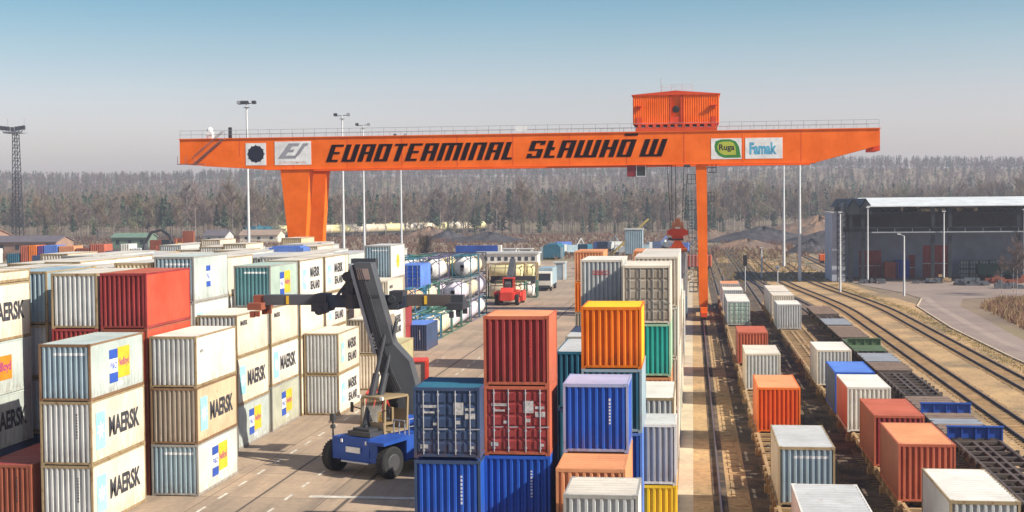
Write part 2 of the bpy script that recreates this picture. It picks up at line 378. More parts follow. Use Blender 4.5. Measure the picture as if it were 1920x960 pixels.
def deco(par, L, H, kind):
    """writing and logos painted on the +X side"""
    x = W/2+0.003; h = H/2
    def T(s, w, hh, y, z, m, b=0.03, face='+X'):
        return place_on(link('lettering', text_mesh(s, w, hh, b), m, par), face, ((x if face == '+X' else -x), y, z))
    def G(k, ms, y, z, sc_=1.0):
        o = place_on(link('logo', logo_mesh(k), ms, par), '+X', (x+0.002, y, z)); o.scale = (sc_, sc_, sc_); return o
    if kind == 'maersk':
        G('star', [CYAN, LWHITE], -L*0.34, h+0.02); T('MAERSK', 3.5, 0.95, L*0.10, h+0.02, LETTER, 0.035)
    elif kind == 'sealand':
        G('star', [CYAN, LWHITE], -L*0.30, h, 0.8); T('MAERSK', 2.5, 0.72, L*0.14, h+0.42, LETTER, 0.035); T('SEALAND', 2.5, 0.62, L*0.14, h-0.5, LETTER, 0.035)
    elif kind == 'maersk_small': T('MAERSK', 1.3, 0.3, -L*0.28, H-0.55, LETTER, 0.03)
    elif kind == 'box':
        G('box', [LBLUE, LWHITE, LYEL], L*0.02, h+0.05, 0.78).scale = (1.15, .8, 1); T('Nedlloyd', 1.15, 0.5, L*0.02+0.52, h+0.1, PURP, 0.02).location.x += 0.006
        T('P&O', 0.75, 0.3, L*0.02-0.63, h+0.05, LBLUE, 0.02).location.x += 0.006
        o = link('placard', flat_mesh('placard', [(rect(-.35, .35, -.09, .09), 0, 0)]), LWHITE, par); place_on(o, '+X', (x, L*0.03, h-0.85))
    elif kind == 'orange':
        G('orange', [LORA], L*0.0, h, 1.0); T('Nedlloyd', 1.9, 0.6, -.15, h, PURP, 0.03).location.x += 0.006
    elif kind == 'flag':
        G('flag', [LBLUE, LWHITE], -0.1, h+0.1, 0.8); T('P&O', 0.6, 0.35, -.55, h+0.1, LBLUE, 0.02).location.x += 0.006
    elif kind == 'shell': G('shell', [LYEL], 0, h, 0.9)
    elif kind == 'mark': T('MAERSK', 0.5, 0.18, -L*0.36, h+0.5, LGREY, 0.02)

def container(xr, y, z, H, wall, label, front='corr', L=L20, roof=None, frame=None, front_mat=None, side='f', dk=None, group=None, rot=0.0, name='shipping_container', band=False, code=None, extra=None, left=False):
    """xr = X of the right side, y = Y of the near end, z = height of the bottom"""
    x = xr-W/2; yc = y+L/2
    e = empty(name, (x, yc, z), rot, label, 'container', group)
    roof = roof or wall; frame = frame or wall; fm = front_mat or wall
    link('frame', cmesh('frame', L, H), frame, e)
    link('roof', cmesh('roof', L, H), roof, e)
    link('side_wall', cmesh('side_wall', L, H, '+'+side), wall, e); link('side_wall', cmesh('side_wall', L, H, '-'+side), wall if not extra else extra, e)
    link('end_wall', cmesh('rear_wall', L, H), fm, e)
    if front == 'corr': link('end_wall', cmesh('front_wall', L, H), fm, e)
    else:
        for sg in ('-', '+'):
            d = link('door', cmesh('door', L, H, sg), fm, e)
            for xx in (0.32, 0.86):
                link('locking_bar', cmesh('locking_bar', L, H, str((1 if sg == '+' else -1)*xx)), GREYF if front == 'door' else BARG, d)
        if front == 'doorp':
            mb = MB(); r2 = random.Random(int(xr*100+y))
            l = -L/2+0.012
            for (a, b_, c, d_) in ((-.95, -.35, H-.75, H-.65), (-.85, -.45, H-.95, H-.88), (.25, .62, H-1.0, H-.55), (.68, 1.02, H-.85, H-.75), (.68, 1.05, H-1.15, H-.95), (-.98, -.7, .35, .5), (-.5, -.35, 1.2, 1.3), (.3, .5, 1.25, 1.38), (.85, 1.0, .35, .45)):
                mb = MB(); mb.box(a, b_, l-0.01, l, c, d_); mb.build('placard', PLAC, e)
    if band:
        pr = [q for q in corr_profile(-W/2+.09, W/2-.09, 9, .10)][11:-4]; k = len(pr); mb = MB()
        mb.add([(u, -L/2+0.002+d_, H-.52) for u, d_ in pr]+[(u, -L/2+0.002+d_, H-.40) for u, d_ in pr], [(i_, i_+1, k+i_+1, k+i_) for i_ in range(k-1)])
        mb.build('lettering', WLET, e)
    if code:
        mb = MB(); p = (W-.18)/9; a = -W/2+.09+6*p; k = 0
        zz = H-.55
        while zz > H*.42:
            hh = rnd.uniform(.05, .1); mb.box(a+p*.45, a+p*.45+.07, -L/2+0.001, -L/2+0.005, zz-hh, zz); zz -= hh+.05
        mb.build('lettering', code, e)
    for k in (dk or []): deco(e, L, H, k)
    return e
def simple(xr, y, z, H, wall, label, L=L20, roof=None, frame=None, group=None, rot=0.0, dk=None):
    o = link('shipping_container', cmesh('simple', L, H), [wall, roof or wall, frame or wall], None, (xr-W/2, y+L/2, z), rot)
    tag(o, label, 'container', group)
    if dk:
        for k in dk: deco(o, L, H, k)
    return o

# ================================================================== SETTING
def smooth(a, b, x):
    t = max(0.0, min(1.0, (x-a)/(b-a))); return t*t*(3-2*t)
def ground_h(x, y):
    h = 41*smooth(820, 1600, y)*(1+0.05*math.sin(x/260+0.6)+0.05*math.sin(x/83)) + (6*smooth(700, 900, y))
    if y > 1700: h -= 60*smooth(1700, 2400, y)
    return h
def grid(name, xs, ys, hf, mat, kind='structure'):
    vs = [(x, y, hf(x, y)) for y in ys for x in xs]; n = len(xs)
    fs = [(j*n+i, j*n+i+1, (j+1)*n+i+1, (j+1)*n+i) for j in range(len(ys)-1) for i in range(n-1)]
    me = bpy.data.meshes.new(name); me.from_pydata(vs, [], fs); me.materials.append(None)
    me.polygons.foreach_set('use_smooth', [True]*len(fs)); me.update()
    return tag(link(name, me, mat), kind=kind)
GND = two('dry_ground', (0.27, 0.19, 0.12), (0.17, 0.125, 0.085), 0.05, 0.4, 0.62, fine=1.2, c3=(0.23, 0.19, 0.085), s3=0.035)
xs = [-1300+i*50 for i in range(49)]; ys = [-60, 0, 100, 300, 500, 640, 700, 740]+[780+i*35 for i in range(34)]+[2050, 2300, 2600]
grid('ground', xs, ys, lambda x, y: ground_h(x, y)-0.03, GND)

def concrete(key, a, b, joint=(0.055, 0.05, 0.045), sx=6.0, sy=6.0):
    m = bpy.data.materials.new(key); t, bs = nodes_of(m); v = mapped(t, (1, 1, 1), 'Object', False)
    n1 = noise(t, v, 0.11, 7, 0.7); n2 = noise(t, v, 3.0, 4, 0.7)
    c = mixc(t, ramp(t, n1, 0.36, 0.64), a, b)
    br = N(t, 'ShaderNodeTexBrick'); br.offset = 0.0; br.inputs['Scale'].default_value = 1.0; br.inputs['Brick Width'].default_value = sx; br.inputs['Row Height'].default_value = sy
    br.inputs['Mortar Size'].default_value = 0.035; br.inputs['Mortar Smooth'].default_value = 0.3; br.inputs['Bias'].default_value = 0.0
    br.inputs['Color1'].default_value = (0.86, 0.86, 0.86, 1); br.inputs['Color2'].default_value = (1.1, 1.08, 1.05, 1); br.inputs['Mortar'].default_value = (0.42, 0.4, 0.38, 1)
    t.links.new(v, br.inputs['Vector'])
    c = mixc(t, 1.0, c, br.outputs['Color'], 'MULTIPLY')
    c = mixc(t, 1.0, c, mixc(t, ramp(t, n2, 0.3, 0.75), (0.8, 0.8, 0.8), (1.1, 1.1, 1.1)), 'MULTIPLY')
    v4 = mapped(t, (0.9, 0.05, 1), 'Object', False)        # tyre tracks run along the aisle
    c = mixc(t, ramp(t, noise(t, v4, 1.0, 4, 0.7), 0.50, 0.70, 0.0, 0.5), c, (0.11, 0.095, 0.08))
    t.links.new(c, bs.inputs['Base Color']); bs.inputs['Roughness'].default_value = 0.85
    MATS[key] = m; return m
CONC = concrete('yard_concrete', (0.45, 0.335, 0.235), (0.32, 0.245, 0.18))
def sheet(name, pts, z, mat, kind='structure'):
    me = bpy.data.meshes.new(name); me.from_pydata([(x, y, z) for x, y in pts], [], [tuple(range(len(pts)))]); me.materials.append(None); me.update()
    o = link(name, me, mat)
    return tag(o, kind=kind) if kind else o
sheet('yard_pavement', [(-110, 20), (-0.8, 20), (-0.8, 300), (-20, 330), (-22, 345), (-110, 345)], 0.0, CONC)
PATHC = two('path_concrete', (0.62, 0.50, 0.34), (0.50, 0.41, 0.29), 0.4, fine=5, finev=0.2)
mb = MB(); mb.box(-0.78, 0.0, 20, 320, -0.02, 0.012); tag(mb.build('concrete_kerb', PATHC), kind='structure')
SAND = two('sandy_ballast', (0.57, 0.365, 0.165), (0.42, 0.27, 0.13), 0.25, 0.38, 0.62, fine=3.0, finev=0.45, c3=(0.27, 0.19, 0.10), s3=0.09)
BALL = two('ballast_and_shade', (0.05, 0.038, 0.03), (0.17, 0.115, 0.07), 0.5, fine=6.0, finev=0.5)  # dark ballast, wagon shade mixed into its colour
def bend(Y): return -4.4*smooth(178, 262, Y)
def strip(name, xa, xb, Y0, Y1, z, mat, bnd, step=6):
    ys = [Y0+(Y1-Y0)*i/max(1, int((Y1-Y0)/step)) for i in range(int((Y1-Y0)/step)+1)]
    vs = []; fs = []
    for i, y in enumerate(ys):
        b_ = bnd(y); vs += [(xa+b_, y, z), (xb+b_, y, z)]
        if i: fs.append((2*i-2, 2*i-1, 2*i+1, 2*i))
    me = bpy.data.meshes.new(name); me.from_pydata(vs, [], fs); me.materials.append(None); me.update()
    return tag(link(name, me, mat), kind='structure')
nob = lambda y: 0.0
sheet('track_bed', [(0.004, 20), (45, 20), (30.5, 120), (29, 150), (31, 195), (27, 245), (24, 330), (6, 360), (0.004, 360)], 0.002, SAND)
strip('ballast', 2.75, 13.1, 20, 330, 0.02, BALL, nob); strip('ballast', 13.11, 17.3, 20, 330, 0.024, BALL, bend)  # laid wide under the wagons, dark tone holds ballast and their shade
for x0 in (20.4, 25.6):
    for o_ in (-.79, .79): strip('rail_shadow', x0+o_-.20, x0+o_+.10, 20, 330, 0.018, BALL, bend)  # dark strip along each rail, painted in as the rail's shadow
def rail_mesh(off, x0, Y0, Y1, bnd, step=4.0, z0=0.04, h=0.16):
    n = int((Y1-Y0)/step); mb = MB(); prof = [(-0.07, 0), (0.07, 0), (0.07, 0.03), (0.02, 0.05), (0.02, 0.11), (0.04, 0.12), (0.04, h), (-0.04, h), (-0.04, 0.12), (-0.02, 0.11), (-0.02, 0.05), (-0.07, 0.03)]
    k = len(prof); vs = []; fs = []; ms = []
    for i in range(n+1):
        y = Y0+(Y1-Y0)*i/n; b_ = bnd(y)
        vs += [(x0+off+b_+p[0], y, z0+p[1]) for p in prof]
        if i:
            for j in range(k):
                a = (i-1)*k+j; c = (i-1)*k+(j+1) % k; fs.append((a, a+k, c+k, c)); ms.append(1 if j == 6 else 0)
    mb.v = vs; mb.f = fs; mb.m = ms; return mb
def track(x0, Y0, Y1, bnd, sleepers=None, step=0.62):
    t = empty('railway_track', (x0, Y0, 0)); t['kind'] = 'structure'
    for off in (-0.79, 0.79):
        o = rail_mesh(off, 0, 0, Y1-Y0, lambda y: bnd(y+Y0)).build('rail', [RAILM, RAILTOP], t); o['kind'] = 'structure'
    mb = MB(); y = 0.3
    while y < Y1-Y0:
        b_ = bnd(y+Y0); j = rnd.uniform(-.06, .06); mb.box(-1.3+b_+j, 1.3+b_+j, y-.12, y+.12, 0.0, 0.055+rnd.uniform(0, .012)); y += step
    o = mb.build('sleepers', sleepers or SLEEP, t); o['kind'] = 'stuff'
    return t
track(4.9, 20, 420, nob); track(10.35, 20, 420, nob); track(15.6, 20, 420, bend); SLS = plain('sandy_sleeper', (.42, .27, .13), .95, .4, 1.2); track(20.4, 20, 430, bend, SLS); track(25.6, 20, 330, bend, SLS)
track(29.5, 262, 420, nob, step=0.9)
strip('ballast', 27.6, 31.4, 262, 420, 0.02, SAND, nob)
t = empty('crane_track', (0, 0, 0)); t['kind'] = 'structure'
for off in (1.3, -51.3):
    o = rail_mesh(off, 0, 20, 330, nob, 10.0, 0.03, 0.17).build('rail', [RAILM, RAILTOP], t); o['kind'] = 'structure'
mb = MB(); mb.box(0.95, 1.65, 20, 330, -0.05, 0.028); tag(mb.build('crane_rail_bed', BALL), kind='structure')
# slabs beside the crane rail and drain strip
mb = MB()
for i in range(150): mb.box(1.9, 2.5+rnd.uniform(-.2, .1), 22+i*2.0, 22+i*2.0+1.6, -0.02, 0.03+rnd.uniform(0, .01))
tag(mb.build('side_path', SAND), kind='structure')
# road on the right and apron before the hall
ROADM = two('road_concrete', (0.31, 0.235, 0.19), (0.25, 0.19, 0.16), 0.1, fine=2.5, finev=0.2)
ROADL = two('road_worn', (0.38, 0.29, 0.235), (0.32, 0.245, 0.20), 0.2, fine=3.0, finev=0.25)
sheet('road', [(32, 20), (40, 20), (33.6, 146), (35.4, 179), (36, 193), (39, 207), (60, 222), (110, 226), (110, 262), (27, 262), (29, 240), (32.6, 222), (33.4, 208), (30.4, 193), (29.0, 160), (29.0, 130)], 0.024, ROADM)
sheet('road_strip', [(34.5, 60), (35.3, 60), (31.7, 146), (32.9, 179), (33.4, 193), (35, 212), (33.8, 212), (32.4, 193), (31.9, 179), (30.6, 146)], 0.030, ROADL)
mb = MB()
edge = [(32, 20), (29.0, 130), (29.0, 160), (30.4, 193), (33.4, 208)]
for a, b_ in zip(edge, edge[1:]):
    mb.prism([(a[0]-.18, a[1]), (a[0], a[1]), (b_[0], b_[1]), (b_[0]-.18, b_[1])], 0.0, 0.12, 'Z')
tag(mb.build('road_kerb', PATHC), kind='structure')
# painted dashes on the yard
mb = MB()
for xx, y0, y1 in ((-23.4, 50, 130), (-20.0, 50, 150), (-12.8, 52, 75)):
    y = y0
    while y < y1: mb.box(xx-.07, xx+.07, y, y+1.3, 0.003, 0.008); y += 3.1
for y in (66.2, 185.5): mb.box(-24 if y > 100 else -19, -1.2, y, y+.45 if y < 100 else y+1.2, 0.003, 0.008)
tag(mb.build('lane_marking', plain('worn_white_line', (0.62, 0.58, 0.50), 0.8, 0.4, 2)), kind='structure')
mb = MB(); mb.box(-21.6, -21.45, 45, 180, 0.002, 0.006); mb.box(-17.0, -16.8, 45, 200, 0.002, 0.006)
tag(mb.build('drain_line', plain('drain', (0.10, 0.08, 0.065), 0.9)), kind='structure')

# ================================================================== GANTRY CRANE
YF, YR = 172.0, 180.3; GT, GB = 23.2, 19.25
crane = empty('gantry_crane', (1.3, 176.5, 0), 0, 'huge orange gantry crane spanning the yard with lettering on its box girder', 'crane')
def C(mb, name, mat, parent=crane, smooth=False): return mb.build(name, mat, parent, (-1.3, -176.5, 0), 0, smooth)
prof = [(-65.8, GT), (-65.8, 20.0), (-54.5, GB), (15.0, GB), (22.6, 21.2), (22.6, GT)]
for y0 in (YF, YR):
    mb = MB(); mb.prism(prof[::-1], y0, y0+2.0, 'Y')
    mb.box(-65.9, 22.7, y0-0.12, y0+2.12, GT+0.002, GT+0.10); mb.box(-54.4, 15.0, y0-0.1, y0+2.1, GB-0.10, GB-0.002)
    C(mb, 'girder', CRANE)
mb = MB()
for x in (-65.6, 22.4): mb.box(x-.5, x+.5, YF+2.13, YR-0.13, 20.6, GT-.05)
C(mb, 'end_tie', CRANED)
for y0 in (YF+0.05, YR+0.05):   # rigid left legs, tapering
    mb = MB(); zt = GB-0.11; zb = 1.6
    xa = lambda z: -52.44+(19.3-z)*0.0970; xb = lambda z: -48.57-(19.3-z)*0.0755
    mb.add([(xa(zb), y0+.35, zb), (xb(zb), y0+.35, zb), (xb(zb), y0+1.5, zb), (xa(zb), y0+1.5, zb), (xa(zt), y0, zt), (xb(zt), y0, zt), (xb(zt), y0+1.9, zt), (xa(zt), y0+1.9, zt)],
           [(0, 3, 2, 1), (4, 5, 6, 7), (0, 1, 5, 4), (1, 2, 6, 5), (2, 3, 7, 6), (3, 0, 4, 7)])
    C(mb, 'leg', CRANE)
    mb = MB(); zt = GB-0.11
    mb.add([(.86, y0+.4, zb), (1.90, y0+.4, zb), (1.90, y0+1.4, zb), (.86, y0+1.4, zb), (.49, y0+.1, zt), (1.80, y0+.1, zt), (1.80, y0+1.8, zt), (.49, y0+1.8, zt)],
           [(0, 3, 2, 1), (4, 5, 6, 7), (0, 1, 5, 4), (1, 2, 6, 5), (2, 3, 7, 6), (3, 0, 4, 7)])
    C(mb, 'leg', CRANE)
for xc in (-50.5, 1.38):
    mb = MB(); mb.box(xc-.42, xc+.42, 169.3, 185.2, 1.0, 1.598); C(mb, 'sill_beam', CRANE)
    for yc in (170.2, 184.2):
        mb = MB(); mb.box(xc-.36, xc+.36, yc-1.4, yc+1.4, .5, .998)
        b_ = C(mb, 'bogie', CRANED)
        for dy in (-.9, .9):
            mb = MB(); mb.tube((xc-.16, yc+dy, .55), (xc+.16, yc+dy, .55), .36, 14); mb.build('wheel', DSTEEL, b_, (0, 0, 0))
# railings
mb = MB()
for y in (YF-.05, YR+2.05):
    for z in (GT+.6, GT+1.1): mb.tube((-65.7, y, z), (22.5, y, z), .03, 4)
    for i in range(60): x = -65.7+i*88.2/59; mb.tube((x, y, GT+.1), (x, y, GT+1.12), .03, 4)
C(mb, 'railing', STEEL)
for i in range(12):
    xx = -57.8+i*7.1
    if xx < 20: mb = MB(); mb.box(xx, xx+.07, YF-.012, YF-.001, GB+.02 if -54 < xx < 15 else 20.9, GT-.02); C(mb, 'weld_seam', CRANED)
mb = MB(); mb.box(-1.0, -.2, YF-.55, YF-.13, 18.8, 19.1); C(mb, 'cable_box', DSTEEL)
mb = MB(); mb.box(-21.9, -20.5, YF-.14, YF-.09, GT+.35, GT+1.05); C(mb, 'notice_board', LWHITE)
mb = MB(); mb.box(-62.3, -61.5, YF+.2, YF+1.0, GT+.11, GT+1.0); mb.lathe([(GT+1.0, .45), (GT+1.35, .38), (GT+1.6, .1)], 'Z', (-61.9, YF+.6, 0), 10); C(mb, 'camera_dome', LWHITE)
mb = MB(); mb.box(-59.3, -58.9, YF+.2, YF+.5, GT+.11, GT+1.5); C(mb, 'siren', DSTEEL)
# stair on the left cantilever
mb = MB()
for k in range(14):
    t_ = k/13; mb.box(-63.6+t_*3.6, -63.2+t_*3.6, YF-.8, YF-.15, 20.1+t_*3.0, 20.16+t_*3.0)
for dz in (0, .95):
    mb.bar((-63.6, YF-.8, 20.1+dz), (-59.8, YF-.8, 23.2+dz), .07); mb.bar((-63.6, YF-.16, 20.1+dz), (-59.8, YF-.16, 23.2+dz), .07)
mb.box(-65.9, -62.3, YF-.8, YF-.14, 19.95, 20.03)
for x in (-65.8, -64.7, -63.6): mb.bar((x, YF-.8, 20.03), (x, YF-.8, 21.0), .06)
C(mb, 'stair', plain('stair_steel', (0.22, 0.13, 0.13), 0.6))
# machinery trolley and house
mb = MB(); mb.box(-6.9, 3.1, YF-.1, YR+2.1, GT+.12, GT+.55)
for i in range(11): mb.box(-6.6+i*.9, -6.2+i*.9, YF-.12, YF+.3, GT+.552, GT+.9)
tro = C(mb, 'trolley', CRANED)
mb = MB(); mb.box(-6.9, 3.1, YF-.1, YR+2.1, GT+.905, GT+1.0); mb.build('deck', CRANED, tro)
hy0, hy1, hz0, hz1 = YF+.3, YR+1.7, GT+1.0, 27.75
mb = MB(); corr_wall(mb, 'Y', hy0, -1, -7.25, -2.75, hz0, hz1, 17, .07); corr_wall(mb, 'Y', hy0, -1, -1.1, 3.35, hz0, hz1, 16, .07)
corr_wall(mb, 'X', 3.35, 1, hy0, hy1, hz0, hz1, 24, .07); corr_wall(mb, 'X', -7.25, -1, hy0, hy1, hz0, hz1, 24, .07); corr_wall(mb, 'Y', hy1, 1, -7.25, 3.35, hz0, hz1, 30, .07)
mb.box(-2.75, -1.1, hy0+.35, hy0+.5, hz0, hz1)
hs = mb.build('machine_house', CRANE, crane, (-1.3, -176.5, 0))
mb = MB(); mb.prism([(-7.4, hz1), (3.5, hz1), (3.5, hz1+.10), (-1.95, hz1+.55), (-7.4, hz1+.10)], hy0-.12, hy1+.12, 'Y'); mb.build('roof', CRANED, hs)
mb = MB(); mb.box(-2.6, -1.3, hy0+.05, hy0+.345, hz0+.1, hz0+.9); mb.box(-2.7, -2.5, hy0-.02, hy0+.345, hz0, hz1-.02); mb.box(-1.35, -1.15, hy0-.02, hy0+.345, hz0, hz1-.02); mb.build('door_frame', CRANED, hs)
mb = MB(); mb.lathe([(0, .42), (-.25, .42), (-.3, .3)], 'Y', (-1.95, hy0+.34, 26.0), 14); mb.build('fan', BLACKP, hs)
for x in (-6.9, 2.3):
    mb = MB(); mb.box(x, x+.75, hy0-.45, hy0-.002, 26.35, 26.45); mb.box(x+.1, x+.65, hy0-.3, hy0-.002, 26.1, 26.345); mb.build('vent_hood', CRANED, hs)
    mb = MB(); mb.box(x+.1, x+.7, hy0-.06, hy0-.002, hz0+.05, hz0+.85); mb.build('hatch', CRANED, hs)
mb = MB()
for y in (hy0+.6, hy0+4):
    for z in (hz1+.7, hz1+1.3): mb.tube((-3.7, y, z), (.1, y, z), .035, 4)
    for x in (-3.7, -2.5, -1.2, .1): mb.tube((x, y, hz1+.3), (x, y, hz1+1.32), .035, 4)
for x in (-3.7, .1):
    for z in (hz1+.7, hz1+1.3): mb.tube((x, hy0+.6, z), (x, hy0+4, z), .035, 4)
mb.build('railing', STEELL, hs)
mb = MB(); mb.tube((-3.75, hy0+1, hz1+.3), (-3.75, hy0+1, hz1+2.3), .04, 5); mb.build('antenna', STEEL, hs)
# operator cabin under the girder
mb = MB(); mb.box(-8.0, -6.9, YF+.2, YF+1.8, 17.75, GB-.11); cb = C(mb, 'cabin', plain('cabin_red', (0.22, 0.02, 0.03), 0.5))
mb = MB(); mb.box(-6.895, -5.75, YF+.2, YF+1.8, 17.85, GB-.25); mb.build('window', GLASS, cb)
mb = MB()
for x in (-6.85, -5.72):
    for y in (YF+.18, YF+1.82): mb.bar((x, y, 17.75), (x, y, GB-.11), .08)
for y in (YF+.15, YF+1.85): mb.bar((-6.9, y, 17.75), (-5.7, y, 17.75), .08)
mb.build('window_frame', STEELL, cb)
# ladders and landings on the right leg
for (x0, x1, z) in ((-.55, .45, 16.8), (-.5, .48, 13.6), (-.5, .5, 10.1), (-.4, .6, 3.4), (1.95, 2.95, 18.2), (1.95, 2.7, 14.6)):
    mb = MB(); mb.box(x0, x1, YF+.3, YF+1.5, z-.08, z)
    for y in (YF+.3, YF+1.5):
        for zz in (z+.55, z+1.1): mb.bar((x0, y, zz), (x1, y, zz), .06)
        for xx in (x0, (x0+x1)/2, x1): mb.bar((xx, y, z), (xx, y, z+1.1), .06)
    C(mb, 'landing', DSTEEL)
mb = MB()
for z0_, z1_ in ((3.4, 18.2),):
    mb.bar((.2, YF+.05, z0_), (.1, YF+.05, z1_), .06); mb.bar((-.2, YF+.05, z0_), (-.3, YF+.05, z1_), .06)
    for k in range(40): z = z0_+k*(z1_-z0_)/39; mb.bar((-.25, YF+.05, z), (.15, YF+.05, z), .04)
C(mb, 'ladder', STEEL)
# ropes
mb = MB()
for x0, x1 in ((-3.25, -2.75), (-2.6, -2.55), (-2.1, -2.05), (-.95, -1.25), (-.45, -.95)):
    for y in (176.2, 178.4): mb.tube((x0, y, GB+2), (x1, y, 12.2), .035, 4)
C(mb, 'rope', BLACKP)
# lettering of the girder
def rects_of(ch):
    s_, g = 3.3, 1.25
    st = lambda x: (x, 0, x+s_, 10)
    D = {'E': ([st(0), (s_, 10-g, 8.6, 10), (s_, 4.5, 7.4, 4.5+g), (s_, 0, 7.8, g)], 8.6),
         'U': ([st(0), st(5.9), (s_, 0, 5.9, g)], 9.2), 'A': ([st(0), st(5.9), (s_, 10-g, 5.9, 10), (s_, 4.3, 5.9, 4.3+g)], 9.2),
         'O': ([st(0), st(5.9), (s_, 10-g, 5.9, 10), (s_, 0, 5.9, g)], 9.2), 'T': ([(2.7, 0, 2.7+s_, 10-g), (0, 10-g, 8.4, 10)], 8.4),
         'M': ([st(0), st(5.4), st(10.8), (s_, 10-g, 5.4, 10), (5.4+s_, 10-g, 10.8, 10)], 14.1), 'I': ([st(0)], 3.3),
         'N': ([st(0), st(5.9), (s_, 10-g, 5.9, 10)], 9.2), 'L': ([st(0), (s_, 0, 7.0, g)], 6.8),
         'W': ([st(0), st(5.4), st(10.8), (s_, 0, 5.4, g), (5.4+s_, 0, 10.8, g)], 14.1),
         'K': ([st(0), st(5.9), (s_, 4.5, 5.9, 4.5+g)], 9.2),
         'S': ([(0, 5.2, s_, 10-g), (0, 10-g, 9.2, 10), (6.2, 7.6, 9.2, 10-g), (0, 4.2, 9.2, 5.2), (5.9, g, 9.2, 4.2), (0, 0, 9.2, g), (0, g, 3.0, 2.6)], 9.2)}
    D['Ł'] = (D['L'][0]+[(s_, 4.6, 5.4, 6.2)], 6.8); D['Ó'] = (D['O'][0]+[(.4, 12.1, 8.8, 13.4)], 9.2); D['H'] = D['K']; D['R'] = D['A']
    return D[ch]
def sign_word(word, x0, x1, z0, hgt, y, mat, gap=1.9, sl=0.36):
    tot = 0; items = []
    for ch in word:
        if ch == ' ': tot += 3.5; continue
        r, w_ = rects_of(ch); items.append((r, tot)); tot += w_+gap
    tot -= gap; k = (x1-x0-hgt*sl)/tot; kz = hgt/10; mb = MB()
    for r, o_ in items:
        for a, b0, c, d in r:
            pts = [(x0+(o_+u)*k+w_*kz*sl, z0+w_*kz) for u, w_ in ((a, b0), (c, b0), (c, d), (a, d))]
            mb.prism(pts, y-.04, y-.004, 'Y')
    return C(mb, 'lettering', mat)
sign_word('EUROTERMINAL', -46.35, -21.7, 20.05, 2.2, YF, SIGNBRN)
sign_word('SŁAWKÓ W', -20.6, -2.95, 20.2, 2.15, YF, SIGNBRN)
def panel(x0, x1, z0, z1, mat): mb = MB(); mb.box(x0, x1, YF-.03, YF-.003, z0, z1); return C(mb, 'sign_panel', mat)
def on_girder(me, mats, par, x, z, dy=.036, name='logo'):
    o = link(name, me, mats, par); return place_on(o, '-Y', (x, YF-dy, z))
def at_panel(p): return p
p1 = panel(-56.95, -54.25, 19.75, 22.6, LWHITE)
gear = [(math.cos(math.pi*i/30)*(1.22 if i % 5 == 0 else 1.06), math.sin(math.pi*i/30)*(1.22 if i % 5 == 0 else 1.06)) for i in range(60)]
on_girder(flat_mesh('logo', [(gear, 0, 0)]), plain('gear_navy', (0.008, 0.012, 0.03), .5), p1, -55.6, 21.2)
p2 = panel(-53.1, -48.3, 19.75, 22.75, LWHITE)
Ls = []
def par4(x, z, w_, h_, sl): return [(x, z), (x+w_, z), (x+w_+h_*sl, z+h_), (x+h_*sl, z+h_)]
es = [(par4(-1.7, -.75, .75, 1.95, .75), 0, 0), (par4(.1, .82, .9, .38, .75), 0, 0), (par4(-.45, .05, .75, .35, .75), 0, 0), (par4(-.95, -.75, 1.6, .38, .75), 0, 0),
      (par4(.55, -.37, .5, 1.2, .75), 0, 0), (par4(1.42, .84, .75, .34, .75), 0, 0)]
on_girder(flat_mesh('logo', [(p_, .001*i, m_) for i, (p_, z_, m_) in enumerate(es)]), LGREY, p2, -51.0, 21.3)
o = on_girder(text_mesh('EUROTERMINAL', 3.6, .28, .01), plain('pale_orange', (.75, .45, .3), .6), p2, -50.7, 20.05, name='lettering')
p3 = panel(2.35, 6.05, 19.75, 22.3, LWHITE)
leaf = [(-1.5, .3), (-1.35, .9), (-.7, 1.12), (.45, 1.12), (1.1, .85), (1.5, .2), (1.72, -1.15), (-.3, -1.15), (-1.0, -.85), (-1.4, -.3)]
leaf2 = [(-1.15, .3), (-.95, .7), (-.5, .85), (.4, .85), (.85, .65), (1.05, .2), (1.15, -.8), (-.3, -.8), (-.8, -.55), (-1.1, -.15)]
on_girder(flat_mesh('logo', [(leaf, 0, 0), (leaf2, .006, 1)], 2), [LGREEN, LLIME], p3, 4.25, 21.05)
on_girder(text_mesh('Ruga', 1.9, .95, .03), BLACKP, p3, 4.25, 21.1, .046, 'lettering')
p4 = panel(6.5, 11.0, 19.75, 22.3, LWHITE)
LCY = plain('famak_blue', (.10, .42, .62), .5)
on_girder(text_mesh('Famak', 3.3, 1.5, .05), LCY, p4, 8.65, 21.0, .036, 'lettering')
mb = MB(); mb.box(7.6, 9.7, YF-.036, YF-.031, 21.85, 22.0); C(mb, 'logo', LCY, p4)
# the spreader hanging over the stacks
spz = 8.35
spr = empty('crane_spreader', (-1.85, 177.3, spz), 0, 'red and orange container spreader hanging from the gantry crane ropes', 'spreader')
mb = MB(); mb.box(-1.2, 1.2, -3, 3, 0, .28); mb.prism([(-1.0, .28), (1.0, .28), (.35, 1.3), (-.35, 1.3)], -1.2, 1.2, 'Y'); mb.build('frame', ORNG, spr)
mb = MB(); mb.box(-1.25, -.75, -.9, .9, 1.35, 1.6); mb.box(-.75, .75, -1.1, 1.1, 1.31, 1.5); mb.build('slewing_ring', DSTEEL, spr)
mb = MB(); mb.box(-1.0, 1.0, -1.2, 1.2, 1.9, 2.75); mb.box(-1.3, -1.0, -1, 1, 2.0, 2.6); mb.box(1.0, 1.3, -1, 1, 2.0, 2.6); mb.box(-.7, .7, -.9, .9, 1.5, 1.9); mb.build('head_block', CRANER, spr)
mb = MB()
for x in (-.55, .55):
    mb.prism([(x-.25, 2.75), (x+.25, 2.75), (x+.12, 3.7), (x-.12, 3.7)], -.3, .3, 'Y')
mb.box(-.35, .35, -.25, .25, 3.0, 4.1); mb.build('sheave_block', PEACH, spr)
mb = MB()
